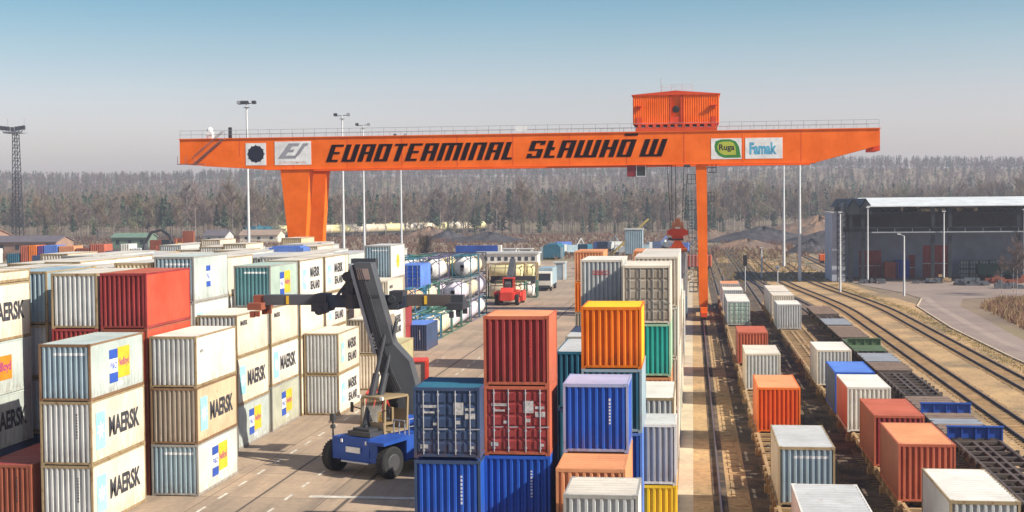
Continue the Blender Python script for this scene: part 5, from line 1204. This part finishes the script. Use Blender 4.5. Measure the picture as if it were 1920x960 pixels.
while z < 41:
    w0 = 1.6-.75*z/42; w1 = 1.6-.75*(z+2.4)/42
    for sy in (-1, 1): mb.bar((-w0, sy*w0, z), (w1, sy*w1, z+2.4), .12); mb.bar((w0, sy*w0, z), (-w1, sy*w1, z+2.4), .12); mb.bar((sy*w0, -w0, z), (sy*w1, w1, z+2.4), .12)
    z += 2.4
mb.build('lattice', HALLS, lm)
mb = MB(); mb.box(-3.6, 3.6, -2.5, 2.5, 42, 42.6); mb.build('platform', STEEL, lm)
for x in (-4.4, -3.0, -1.6, 0, 1.6, 3.0, 4.4):
    mb = MB(); mb.box(x-.55, x+.55, -2.9, -2.2, 42.7+abs(x)*.12, 44.2+abs(x)*.12); mb.bar((x*.8, -2.4, 42.6), (x, -2.4, 43.4), .15); mb.build('floodlight', DSTEEL, lm)
for x in (-3.0, 3.4): mb = MB(); mb.tube((x, 0, 42.6), (x, 0, 47.5), .1, 5); mb.build('antenna', STEEL, lm)

# ================================================================== BACKGROUND YARD
def farc(x0, x1, y, z0, z1, wl, label, d=5.0):
    mb = MB(); w_ = (x1-x0); corr_wall(mb, 'Y', y, -1, x0, x1, z0, z1, max(4, int(w_/.5)), .1); mb.box(x0, x1, y+.11, y+d, z0, z1)
    o = mb.build('shipping_container', wl, None, (0, 0, 0)); o.data.transform(Matrix.Translation((-(x0+x1)/2, -(y+d/2), -z0))); o.location = ((x0+x1)/2, y+d/2, z0)
    return tag(o, label, 'container', 'small distant containers at the left')
fc = [(-172.5, -169.2, 0, 3.0, DTEAL, 'dark teal'), (-168.8, -166.9, 0, 5.0, REDO, 'tall red'), (-166.7, -164.4, 0, 5.1, YORN, 'tall orange'), (-164.2, -162.8, 0, 5.0, paint('violet_paint', (.16, .05, .22), 0), 'violet'), (-162.6, -158.9, 0, 5.1, SKYB, 'faded blue'),
      (-158.6, -154.4, 0, 4.9, PEACH, 'peach'), (-154.0, -150.6, 0, 4.3, BROWN, 'brown'), (-150.3, -146.4, 0, 5.3, REDO, 'rose red'), (-146.2, -142.5, 0, 3.6, NAVY, 'navy'), (-142.3, -139.9, 0, 5.3, WHITE, 'white'), (-139.7, -136.8, 0, 4.2, GREYW, 'pale grey'),
      (-134.6, -131.9, 0, 4.7, RED, 'bright red'), (-131.7, -127.2, 0, 5.4, YEL, 'yellow'), (-127.0, -124.6, 0, 5.2, TURQ, 'turquoise')]
for x0, x1, z0, z1, m_, nm in fc: farc(x0, x1, 330, z0, z1, m_, '%s distant container in the mixed row beyond the roofs at left' % nm)
for x0, x1, m_, nm in ((-161, -141, NAVY, 'long low navy'), (-124, -108, DTEAL, 'long teal sided white topped'), (-182, -170, GREYW, 'grey sided white topped'), (-105, -91, BLUEG, 'blue grey sided white topped')):
    e = empty('trailer', ((x0+x1)/2, 322, 0), 0, '%s trailer parked before the distant containers' % nm, 'trailer'); L_ = (x1-x0)/2
    mb = MB(); mb.box(-L_, L_, -1.3, 1.3, 1.0, 2.9 if m_ == NAVY else 3.4); mb.build('body', m_, e)
    if m_ != NAVY: mb = MB(); mb.box(-L_, L_, -1.35, 1.35, 3.41, 4.6); mb.build('tarpaulin', WHITE, e)
    for x in (-L_*.7, -L_*.55, L_*.6):
        mb = MB(); mb.tube((x, -1.3, .5), (x, 1.3, .5), .5, 12); mb.build('wheel', TYRE, e)
def shed(x0, x1, y0, y1, h, rh, wm, rm, label, name='warehouse', win=0):
    e = empty(name, ((x0+x1)/2, (y0+y1)/2, 0), 0, label, 'building'); a = (x1-x0)/2; b_ = (y1-y0)/2
    mb = MB(); mb.box(-a, a, -b_, b_, 0, h); mb.prism([(-b_, h), (b_, h), (0, h+rh-.05)], -a, a, 'X'); wl = mb.build('wall', wm, e)
    mb = MB(); mb.prism([(-b_-.5, h-.15), (0, h+rh), (b_+.5, h-.15), (b_+.5, h+.1), (0, h+rh+.3), (-b_-.5, h+.1)], -a-.4, a+.4, 'X'); mb.build('roof', rm, e)
    for k in range(win):
        x = -a+(k+.5)*2*a/win; mb = MB(); mb.box(x-.6, x+.6, -b_-.06, -b_-.002, h*.45, h*.8); f_ = mb.build('window', GLASS, e)
    return e
BRICK = paint('brick_wall', (.34, .21, .15), .0, dirt=.3); SLATE = paint('slate_roof', (.14, .12, .13), 0, dirt=.3)
shed(-222, -192, 398, 410, 4.2, 1.6, BRICK, SLATE, 'brick coloured shed with dark roof beside the lattice tower', win=6)
shed(-262, -226, 420, 436, 5.5, 2.0, BRICK, paint('brown_roof', (.25, .14, .10), 0, dirt=.3), 'long brown roofed building at the far left edge', win=6)
shed(-197, -184, 450, 458, 4.2, 1.2, paint('green_wall', (.15, .22, .16), 0, dirt=.3), paint('green_roof', (.16, .25, .18), 0, dirt=.3), 'pale green shed in front of the forest at left', win=3)
shed(-190, -181, 520, 530, 3.0, 2.0, GREYW, SLATE, 'small house with a grey gabled roof left of the mast', 'house', 2)
shed(-178.5, -163, 530, 540, 3.0, 1.8, CREAM, paint('tan_roof', (.36, .26, .19), 0, dirt=.3), 'low house with a tan roof right of the mast', 'house', 3)
# scrap handler
ex = empty('material_handler', (-119, 305, 0), 0, 'yellow material handler with a dark arched boom beyond the roofs at left', 'excavator')
mb = MB(); mb.box(-3, 3, -1.4, 1.4, 0, 1.3); mb.build('undercarriage', DSTEEL, ex)
mb = MB(); mb.box(-1.5, 4.2, -1.6, 1.6, 2.9, 5.0); mb.prism([(1, 5.0), (1.5, 6.2), (4.0, 6.0), (4.2, 5.0)], -1.4, 1.4, 'Y'); mb.build('upper_body', YEL, ex)
mb = MB(); mb.box(-1.2, 1.2, -1.2, 1.2, 1.3, 2.9); mb.build('turret', DSTEEL, ex)
mb = MB(); mb.box(-1.8, .1, -1.7, -.2, 5.0, 7.0); mb.build('cab', GLASS, ex)
mb = MB(); pts = [(.5, 5.0), (-.8, 8.0), (-2.6, 9.2), (-5.2, 8.6), (-6.6, 6.2)]
for a, b_ in zip(pts, pts[1:]): mb.bar((a[0], .6, a[1]), (b_[0], .6, b_[1]), .55)
mb.build('boom', DSTEEL, ex)
mb = MB(); mb.lathe([(3.0, .2), (4.0, 1.1), (5.2, .8), (6.3, .25)], 'Z', (-6.6, .6, 0), 8); mb.build('grab', DSTEEL, ex)
pile('scrap_heap', -121, 312, 13, 7, 9, BROWN, 'rusty scrap heap beside the yellow material handler', 'heap', 60)
# tank train
def tankwagon(x, y, rz, mat, label):
    e = empty('tank_wagon', (x, y, 0), rz, label, 'tank wagon', 'tank wagons of the long train before the forest'); e.scale = (1.15, 1.3, 1.4)
    mb = MB(); mb.lathe([(-5.7, .5), (-5.5, 1.1), (-5.1, 1.45), (5.1, 1.45), (5.5, 1.1), (5.7, .5)], 'X', (0, 0, 2.6), 16); mb.lathe([(3.9, .5), (4.5, .5)], 'Z', (0, 0, 0), 10); mb.build('tank', mat, e, smooth=False)
    mb = MB(); mb.box(-5.9, 5.9, -1.2, 1.2, .9, 1.15); mb.build('underframe', DSTEEL, e)
    mb = MB()
    for x_ in (-4.4, -3.0, 3.0, 4.4):
        mb.tube((x_, -.85, .45), (x_, .85, .45), .45, 10)
    mb.build('wheelset', DSTEEL, e)
px, py = -190.5, 592.0
for i in range(14):
    a = R(15+i*3.2); tankwagon(px, py, a, (FTE if i == 0 else (TCR, TLY, CREAM)[i % 3]), ('teal tank wagon heading the train left of the crane leg' if i == 0 else '%s tank wagon, %s behind the teal one' % (('cream', 'yellowish', 'pale cream')[i % 3], ('', 'first', 'second', 'third', 'fourth', 'fifth', 'sixth', 'seventh', 'eighth', 'ninth', 'tenth', 'eleventh', 'twelfth', 'last')[i])))
    a2 = R(15+(i+.5)*3.2); px += 12.4*math.cos(a2)*.62; py += 12.4*math.sin(a2)*1.0+2.0
# central background
of = empty('office_building', (-43.3, 323, 0), 0, 'long low white office with small windows behind the red stacker', 'building')
mb = MB(); mb.box(-7.4, 7.4, -3, 3, 0, 2.75); mb.build('wall', WHITE, of)
mb = MB(); mb.box(-7.7, 7.7, -3.3, 3.3, 2.75, 3.15); mb.build('roof', ROOFG, of)
for k in range(9): mb = MB(); mb.box(-6.8+k*1.6, -6.0+k*1.6, -3.05, -3.0, 1.2, 2.1); mb.build('window', GLASS, of)
e = empty('trailer', (-55.6, 358, 0), 0, 'blue tarpaulin trailer with a white end behind the office', 'trailer')
mb = MB(); mb.box(-6, 5.2, -1.3, 1.3, .9, 3.6); mb.build('tarpaulin', STBLUE, e); mb = MB(); mb.box(5.21, 6.0, -1.3, 1.3, .9, 3.7); mb.build('bulkhead', WHITE, e); mb = MB(); mb.box(-6, 6, -1.1, 1.1, .4, .89); mb.build('chassis', DSTEEL, e)
e = empty('rail_car', (-36.0, 360, 0), 0, 'dark blue covered rail car end right of the office', 'wagon')
mb = MB(); mb.prism([(-2.2, .5), (2.2, .5), (2.2, 3.3), (1.4, 4.0), (-1.4, 4.0), (-2.2, 3.3)], -6, 6, 'Y'); mb.build('body', DTEAL, e)
for x in (-2.9, 2.3): mb = MB(); mb.box(x, x+.6, -6, -5.6, 0, 3.2); mb.build('post', BLUEG, e)
for k, (x, y, w_, h, m_, lb) in enumerate(((-46, 348, 3.6, 3.0, GREYW, 'small grey cabin with pale door posts behind the office'), (-42.2, 350, 3.4, 2.9, TAN, 'small dull cabin next to the dark blue rail car'), (-76, 340, 9, 3.4, ROOFG, 'grey flat roofed store left of the mast foot'), (-25, 262, 2.0, 3.2, BLUEG, 'blue grey container standing behind the white truck'))):
    e = empty('site_cabin', (x, y, 0), 0, lb, 'cabin'); mb = MB(); mb.box(-w_/2, w_/2, -2, 2, 0, h); mb.build('wall', m_, e); mb = MB(); mb.box(-w_/2-.15, w_/2+.15, -2.15, 2.15, h, h+.18); mb.build('roof', ROOFG, e)
    for xx in (-w_/2, w_/2-.35): mb = MB(); mb.box(xx, xx+.35, -2.06, -2.001, 0, h-.05); mb.build('door_post', WHITE, e)
si = empty('silo_box', (-12.6, 302, 0), 0, 'blue grey steel hopper standing above the container roofs at centre right', 'hopper')
mb = MB(); corr_wall(mb, 'Y', -1.9, -1, -1.95, 1.95, 3.4, 8.6, 10, .12); mb.box(-1.95, 1.95, -1.7, 1.9, 3.4, 8.6); mb.build('body', BLUEG, si)
mb = MB(); mb.box(-2.05, 2.05, -2, 2, 8.61, 8.85); mb.build('rim', GREYW, si)
mb = MB()
for x in (-1.7, 1.7):
    for y in (-1.6, 1.6): mb.bar((x, y, 0), (x, y, 3.4), .2)
mb.build('leg', DSTEEL, si)
cv = empty('conveyor', (-15, 306, 0), 0, 'yellow inclined conveyor passing behind the steel hopper', 'conveyor')
mb = MB(); mb.bar((-5.5, 0, .5), (5.4, 0, 10.9), .45); mb.build('belt_frame', paint('dull_yellow', (.50, .38, .12), .1), cv)
mb = MB(); mb.bar((2, 0, 0), (2.4, 0, 8.0), .2); mb.bar((-3, 0, 0), (-3, 0, 3.0), .2); mb.build('support', DSTEEL, cv)
cm_ = [SKYB, BLUEG, DTEAL, NAVY, GREYW, STEEL, BLUEG, NAVY, GREYW, SKYB]
cn_ = ['pale blue', 'blue grey', 'teal', 'navy', 'light grey', 'steel grey', 'dull blue', 'dark navy', 'whitish', 'faded blue']
for k in range(10):
    x = -38+k*3.9; y = 400+rnd.uniform(-20, 30); e = empty('farm_machine' if k % 2 else 'parked_lorry', (x, y, 0), R(rnd.uniform(-40, 40)), '%s %s among the clutter before the forest, %s' % (cn_[k], 'machine' if k % 2 else 'lorry', 'left of the hopper' if x < -17 else 'right of the hopper'), 'machine' if k % 2 else 'lorry', 'parked machines before the forest')
    mb = MB(); a = rnd.uniform(1.2, 2.2); mb.box(-a, a, -1.2, 1.2, .8, 2.2+rnd.uniform(0, 1)); mb.build('body', cm_[k], e)
    mb = MB(); mb.prism([(-a-1.2, .8), (-a-1.2, 1.9), (-a-.9, 2.9), (-a-.02, 3.0), (-a-.02, .8)], -1.1, 1.1, 'Y'); mb.build('cab', GREYW if k % 3 else SKYB, e)
    mb = MB()
    for xx in (-a-.5, a-.5):
        for yy in (-1.15, 1.0): mb.tube((xx, yy, .55), (xx, yy+.2, .55), .55, 12)
    mb.build('wheel', TYRE, e)
    if k % 2: mb = MB(); mb.bar((a, 0, 2), (a+2.0, 0, 4.6), .25); mb.bar((a+2.0, 0, 4.6), (a+3, 0, 3.0), .2); mb.build('arm', cm_[(k+3) % 10], e)
# red open wagons
for x, y, w_, h, m_, lb in ((1.2, 299, 5.9, 3.1, REDO, 'rose red box wagon partly behind the slim crane leg'), (30.7, 326, 3.1, 2.1, ORNG, 'small orange rail wagon left of the pale block')):
    e = empty('box_wagon', (x, y, 0), 0, lb, 'wagon'); mb = MB(); corr_wall(mb, 'Y', -1.35, -1, -w_/2, w_/2, .7, h, 8, .12); mb.box(-w_/2, w_/2, -1.2, 1.4, .7, h); mb.build('body', m_, e)
    mb = MB(); mb.box(-w_/2+.2, w_/2-.2, -1.1, 1.1, .45, .69)
    for xx in (-w_*.3, w_*.3): mb.tube((xx, -1.0, .42), (xx, 1.0, .42), .42, 12)
    mb.build('wheelset', DSTEEL, e)
# heaps
def heap(x, y, rx, ry, h, mat, label):
    n, m_ = 26, 9; vs = []; fs = []
    for j in range(m_+1):
        r_ = j/m_
        for i in range(n):
            a = 2*math.pi*i/n; q = 1+.12*math.sin(3*a+x)+.08*math.sin(7*a+y); vs.append((rx*r_*q*math.cos(a), ry*r_*q*math.sin(a), h*max(0, 1-r_**1.15)*(1+.14*math.sin(5*a+9*r_+x))-.05))
    for j in range(m_):
        for i in range(n): fs.append((j*n+i, (j+1)*n+i, (j+1)*n+(i+1) % n, j*n+(i+1) % n))
    me = bpy.data.meshes.new('heap'); me.from_pydata(vs, [], fs); me.materials.append(None); me.update()
    return tag(link('gravel_heap', me, mat, None, (x, y, 0)), label, 'heap', 'heaps of gravel and coal')
COAL = two('coal', (.035, .035, .042), (.07, .065, .07), .4, fine=1.5, finev=.4); EARTH = two('earth_heap', (.25, .15, .09), (.16, .11, .08), .2, fine=1.2, finev=.3)
heap(-100, 560, 9, 8, 4.0, COAL, 'small dark coal heap left of the blue trailer in the distance'); heap(-77, 520, 18, 10, 3.6, COAL, 'wide dark coal heap above the office roof'); heap(-117, 610, 12, 9, 4.5, EARTH, 'low brown earth heap beside the dark coal heaps')
heap(17, 440, 13, 9, 2.6, EARTH, 'brown earth heap on the left of the thin pale masts'); heap(25, 500, 22, 10, 5.2, COAL, 'big dark gravel heap behind the brown one'); heap(44, 470, 18, 10, 4.2, COAL, 'dark gravel heap between the masts and the pale block'); heap(50, 560, 30, 12, 8, EARTH, 'long reddish earth bank behind the dark gravel heaps'); heap(5, 520, 18, 10, 4.2, EARTH, 'reddish bank right behind the slim crane leg'); heap(33, 395, 8, 6, 3.6, COAL, 'near dark heap left of the orange wagon')

# ================================================================== VEGETATION
def tri_leaf(vs, fs, p, d, w_, nrm):
    k = len(vs); s_ = d.cross(nrm).normalized()*w_ if d.cross(nrm).length > 1e-6 else Vector((w_, 0, 0))
    vs += [p-s_, p+s_, p+d]; fs.append((k, k+1, k+2))
def bare_crown(h, r, n, seed, zlow=.35, kind='bare'):
    rr = random.Random(seed); vs = []; fs = []
    nb = 14
    limbs = []
    for i in range(nb):
        a = rr.uniform(0, 6.283); z0 = h*rr.uniform(zlow, .8); ln = h*rr.uniform(.22, .42)*(1.15-z0/h); up_ = rr.uniform(.7, 1.6)
        d = Vector((math.cos(a), math.sin(a), up_)).normalized()*ln; limbs.append((Vector((0, 0, z0)), d))
    limbs.append((Vector((0, 0, h*.6)), Vector((0, 0, h*.4))))
    for p, d in limbs:
        for q in (Vector((1, 0, 0)), Vector((0, 1, 0))): tri_leaf(vs, fs, p, d, h*.006, q)
    for i in range(n):
        p, d = limbs[rr.randrange(len(limbs))]; t_ = rr.uniform(.25, 1.0); b_ = p+d*t_
        a = rr.uniform(0, 6.283); e_ = Vector((math.cos(a)*r*.5, math.sin(a)*r*.5, rr.uniform(.2, 1.5)*r*.6))*rr.uniform(.4, 1.1)
        tri_leaf(vs, fs, b_, e_, rr.uniform(.03, .075) if kind == 'bare' else .1, Vector((rr.uniform(-1, 1), rr.uniform(-1, 1), .1)))
    return vs, fs
def pine_crown(h, r, n, seed, zlow=.35):
    rr = random.Random(seed); vs = []; fs = []
    for i in range(n):
        z = h*(zlow+(1-zlow)*rr.random()**1.1); q = r*(1.02-((z/h-zlow)/(1-zlow))**1.5)*rr.uniform(.3, 1.0)*(.8+.3*math.sin(z*2.1+seed))
        a = rr.uniform(0, 6.283); c = Vector((math.cos(a)*q, math.sin(a)*q, z)); s_ = rr.uniform(.35, .8)
        n1 = Vector((rr.uniform(-1, 1), rr.uniform(-1, 1), rr.uniform(-.5, 1))).normalized(); u = n1.orthogonal().normalized()*s_; v = n1.cross(u).normalized()*s_*.6
        k = len(vs); vs += [c-u-v, c+u-v*.6, c+u*.4+v, c-u*.7+v*.8]; fs.append((k, k+1, k+2, k+3))
    return vs, fs
def mk(name, vf):
    me = bpy.data.meshes.new(name); me.from_pydata([tuple(v) for v in vf[0]], [], vf[1]); me.materials.append(None); me.update(); return me
def trunk_mesh(h, r): mb = MB(); mb.tube((0, 0, -.5), (0, 0, h), r, 5, 0, r*.25); return mb.mesh('trunk')
TWIGP = plain('purple_twigs', (.175, .125, .105), .95, .35, .15); TWIGB = plain('brown_twigs', (.215, .155, .095), .95, .35, .15); TWIGG = plain('olive_twigs', (.18, .17, .09), .95, .35, .15); TWIGR = plain('rosy_twigs', (.205, .145, .12), .95, .3, .15)
NEED = plain('pine_needles', (.055, .095, .05), .95, .45, .4); NEED2 = plain('spruce_needles', (.075, .115, .07), .95, .4, .4)
BARKW = plain('birch_bark', (.34, .30, .27), .9, .3, 1.5); BARKB = plain('grey_bark', (.17, .13, .105), .9, .3, 1.5)
protos = []
for s in range(4): protos.append(('birch', mk('crown', bare_crown(20, 3.6, 520, 10+s, .30)), trunk_mesh(17, .15), (TWIGP, TWIGR, TWIGB, TWIGP)[s], BARKW))
for s in range(4): protos.append(('bare_tree', mk('crown', bare_crown(19, 5.0, 640, 30+s, .18)), trunk_mesh(13, .26), (TWIGB, TWIGP, TWIGG, TWIGB)[s], BARKB))
for s in range(3): protos.append(('pine', mk('crown', pine_crown(19, 3.0, 420, 50+s, .38 if s else .12)), trunk_mesh(16, .24), (NEED, NEED2, NEED)[s], BARKB))
rf = random.Random(99)
LBT = {'birch': 'slender pale birch at the forest edge', 'bare_tree': 'leafless bushy tree at the forest edge', 'pine': 'dark green pine standing at the forest edge'}
side = lambda x: 'left of the wide crane leg' if x < -165 else ('behind the yard under the girder' if x < -5 else 'behind the tracks and hall at right')
def plant(pi, x, y, s, label=None, cat='tree', group=None, z=None):
    nm, cme, tme, cmt, bmt = protos[pi]
    e = empty(nm, (x, y, ground_h(x, y) if z is None else z), rf.uniform(0, 6.28), label or (LBT[nm]+', '+side(x)), cat, group or (nm.replace('_', ' ')+'s in the first rows '+side(x)))
    e.scale = (s*rf.uniform(.85, 1.15), s*rf.uniform(.85, 1.15), s); link('crown', cme, cmt, e); link('trunk', tme, bmt, e); return e
def edge_y(x): return 700-70*smooth(-420, -330, x)+0*x + (-60)*math.exp(-((x+230)/90)**2) + 40*smooth(-120, 120, x)
for i in range(270):
    x = rf.uniform(-440, 330) if i % 3 else rf.uniform(-300, 160); y = edge_y(x)+rf.uniform(0, 42)
    u = rf.random(); gx = math.sin(x/31)+math.sin(x/13+2)
    pi = rf.choice([8, 9, 10]) if (u < .16+.12*(gx > .8)+.14*(x > -30)) else (rf.choice([0, 1, 2, 3]) if u < .62 else rf.choice([4, 5, 6, 7]))
    plant(pi, x, y, rf.uniform(.7, 1.3)*(1.0 if pi < 8 else .85)*(1+.12*math.sin(x/19)))
for i in range(44):
    x = rf.uniform(-110, 130) if i % 2 else rf.uniform(-330, 160); plant(rf.choice([8, 9, 10]), x, edge_y(x)-rf.uniform(0, 14), rf.uniform(.25, .8), 'young green conifer in front of the forest edge, '+side(x), 'tree', 'young conifers before the forest '+side(x))
# lower shrubs and one dark tree by the yard
plant(7, -66, 332, .42, 'dark bushy tree beside the mast behind the tank containers', z=0)
protos.append(('bush', mk('crown', bare_crown(5, 3.2, 500, 77, .02)), trunk_mesh(2, .08), plain('dark_twigs', (.06, .05, .05), .95), BARKB))
plant(11, -65, 333, 1.3, 'dark leafless bush at the foot of the mast behind the tank containers', 'bush', z=0)
for i in range(46):
    x = rf.uniform(-300, 200); y = edge_y(x)-rf.uniform(2, 22); plant(rf.choice([4, 5, 6]), x, y, rf.uniform(.28, .5), 'low leafless bush in front of the forest edge, '+side(x), 'bush', 'low bushes before the forest '+side(x))
# the wood behind: one mass
def wood(name, n, region, seed, mats_, label, szr=(.8, 1.15), density_fn=None):
    r2 = np.random.RandomState(seed); V = []; F3 = []; M_ = []; k0 = 0
    pool = []
    for s in range(4): pool.append((bare_crown(18, 4.4, 150, 200+s, .2, 'far'), 0 if s % 2 else 1))
    for s in range(2): pool.append((pine_crown(18, 3.0, 90, 300+s, .3), 2))
    for pl, m_ in pool: pass
    arr = []
    for pl, m_ in pool:
        v = np.array([tuple(q) for q in pl[0]]); f = [tuple(q) for q in pl[1]]
        f3 = np.array([q[:3] for q in f]+[(q[0], q[2], q[3]) for q in f if len(q) == 4]); arr.append((v, f3, m_))
    tv = np.array([(-.11, 0, 0), (.11, 0, 0), (0, 0, 16), (0, -.11, 0), (0, .11, 0), (0, 0, 16)]); tf = np.array([(0, 1, 2), (3, 4, 5)])
    for i in range(n):
        x, y = region(r2)
        pine = r2.rand() < (.22+.22*(math.sin(x/60+y/90) > .3))
        v, f, m_ = arr[4+r2.randint(2)] if pine else arr[r2.randint(4)]
        s_ = r2.uniform(*szr); a = r2.uniform(0, 6.28); c, sn = math.cos(a), math.sin(a)
        vv = np.stack([(v[:, 0]*c-v[:, 1]*sn)*s_+x, (v[:, 0]*sn+v[:, 1]*c)*s_+y, v[:, 2]*s_+ground_h(x, y)], 1)
        V.append(vv); F3.append(f+k0); M_.append(np.full(len(f), m_)); k0 += len(vv)
        tt = tv*s_+np.array([x, y, ground_h(x, y)]); V.append(tt); F3.append(tf+k0); M_.append(np.full(2, 3 if (not pine and r2.rand() < .5) else 1)); k0 += 6
    V = np.concatenate(V); F3 = np.concatenate(F3); M_ = np.concatenate(M_).astype(np.int32)
    me = bpy.data.meshes.new(name); me.vertices.add(len(V)); me.vertices.foreach_set('co', V.ravel()); nf = len(F3)
    me.loops.add(nf*3); me.loops.foreach_set('vertex_index', F3.ravel().astype(np.int32)); me.polygons.add(nf)
    me.polygons.foreach_set('loop_start', np.arange(0, nf*3, 3, dtype=np.int32)); me.polygons.foreach_set('loop_total', np.full(nf, 3, dtype=np.int32))
    for _ in mats_: me.materials.append(None)
    me.polygons.foreach_set('material_index', M_); me.update(calc_edges=True)
    return tag(link(name, me, mats_), label, 'forest', None, 'stuff')
wood('forest', 2600, lambda r: ((lambda x: (x, edge_y(x)+35+r.rand()**1.2*230))(r.uniform(-520, 420))), 5, [TWIGP, TWIGB, NEED, BARKW], 'mixed leafless and pine forest behind the yard')
wood('hill_forest', 8500, lambda r: (r.uniform(-850, 720), 900+r.rand()*720), 6, [TWIGR, TWIGP, NEED2, BARKW], 'distant wooded ridge fading into haze on the skyline', (.55, .85))
# birches at the right edge
for x, y, s in ((47.6, 214, .42), (48.6, 216, .46), (49.3, 213, .38), (50.3, 217, .45), (47.0, 219, .3)):
    plant(rf.choice([0, 1, 2, 3]), x, y, s, 'thin bare birch with white stem in the clump at the right edge', 'tree', 'bare birches at the right edge', z=0)
# dry grass and brush
def tufts(name, n, region, seed, mats_, h0, h1, label):
    r2 = random.Random(seed); vs = []; fs = []; ms = []
    for i in range(n):
        x, y, s_ = region(r2)
        for b_ in range(5):
            a = r2.uniform(0, 6.283); h = r2.uniform(h0, h1)*s_; p = Vector((x+r2.uniform(-.25, .25), y+r2.uniform(-.25, .25), 0)); k = len(vs)
            vs += [p+Vector((-.03*s_-.02, 0, 0)), p+Vector((.03*s_+.02, 0, 0)), p+Vector((math.cos(a)*h*.5, math.sin(a)*h*.5, h))]; fs.append((k, k+1, k+2)); ms.append(r2.randrange(len(mats_)))
    me = bpy.data.meshes.new(name); me.from_pydata([tuple(v) for v in vs], [], fs)
    for _ in mats_: me.materials.append(None)
    me.polygons.foreach_set('material_index', ms); me.update()
    return tag(link(name, me, mats_), label, 'grass', None, 'stuff')
GR1 = plain('dry_straw', (.42, .29, .13), .95, .3, .5); GR2 = plain('red_brown_brush', (.24, .12, .075), .95, .3, .5); GR3 = plain('olive_grass', (.20, .20, .06), .95, .3, .5)
def reg_brush(r2):
    while True:
        x = r2.uniform(36.5, 60); y = r2.uniform(120, 205)
        if x > 34.6+(y-150)*.05+1.6+max(0, (y-190)*.3): return x, y, r2.uniform(.6, 1.6)
tufts('dry_brush', 9000, reg_brush, 3, [GR2, GR1, GR2], .3, .9, 'red brown dry brush beside the road at right')
def reg_v(r2):
    y = 45+r2.random()**1.3*200; c = r2.choice([12.9, 27.6, 27.9, 7.7, 28.2, 28.5]); return c+r2.gauss(0, .35)+(bend(y) if c > 13 else 0), y, r2.uniform(.25, .7)
tufts('dry_grass', 3500, reg_v, 4, [GR1, GR3, GR1], .10, .3, 'sparse dry yellow grass between the railway tracks')
def reg_h(r2): return r2.uniform(-3, 26), r2.uniform(250, 420), r2.uniform(.8, 2.0)
tufts('rough_grass', 2600, reg_h, 8, [GR1, GR3, GR2], .10, .3, 'rough yellowish grass around the far tracks')
def reg_f(r2): return r2.uniform(-330, 200), r2.uniform(350, 640), r2.uniform(2, 4)
tufts('wasteland_grass', 12000, reg_f, 9, [EARTH, GR2, GR2], .2, .5, 'brown wasteland growth before the forest')

# ================================================================== HAZE
HZ = bpy.data.materials.new('haze'); HZ.use_nodes = True; t = HZ.node_tree; t.nodes.clear()
out = t.nodes.new('ShaderNodeOutputMaterial'); pv = t.nodes.new('ShaderNodeVolumePrincipled'); pv.inputs['Color'].default_value = (.86, .88, 1.0, 1); pv.inputs['Density'].default_value = 0.00032; pv.inputs['Anisotropy'].default_value = 0.2
t.links.new(pv.outputs[0], out.inputs['Volume'])
mb = MB(); mb.box(-1400, 1250, -80, 2700, -30, 100); hz = mb.build('haze', HZ); tag(hz, kind='stuff')
hz.display_type = 'WIRE'
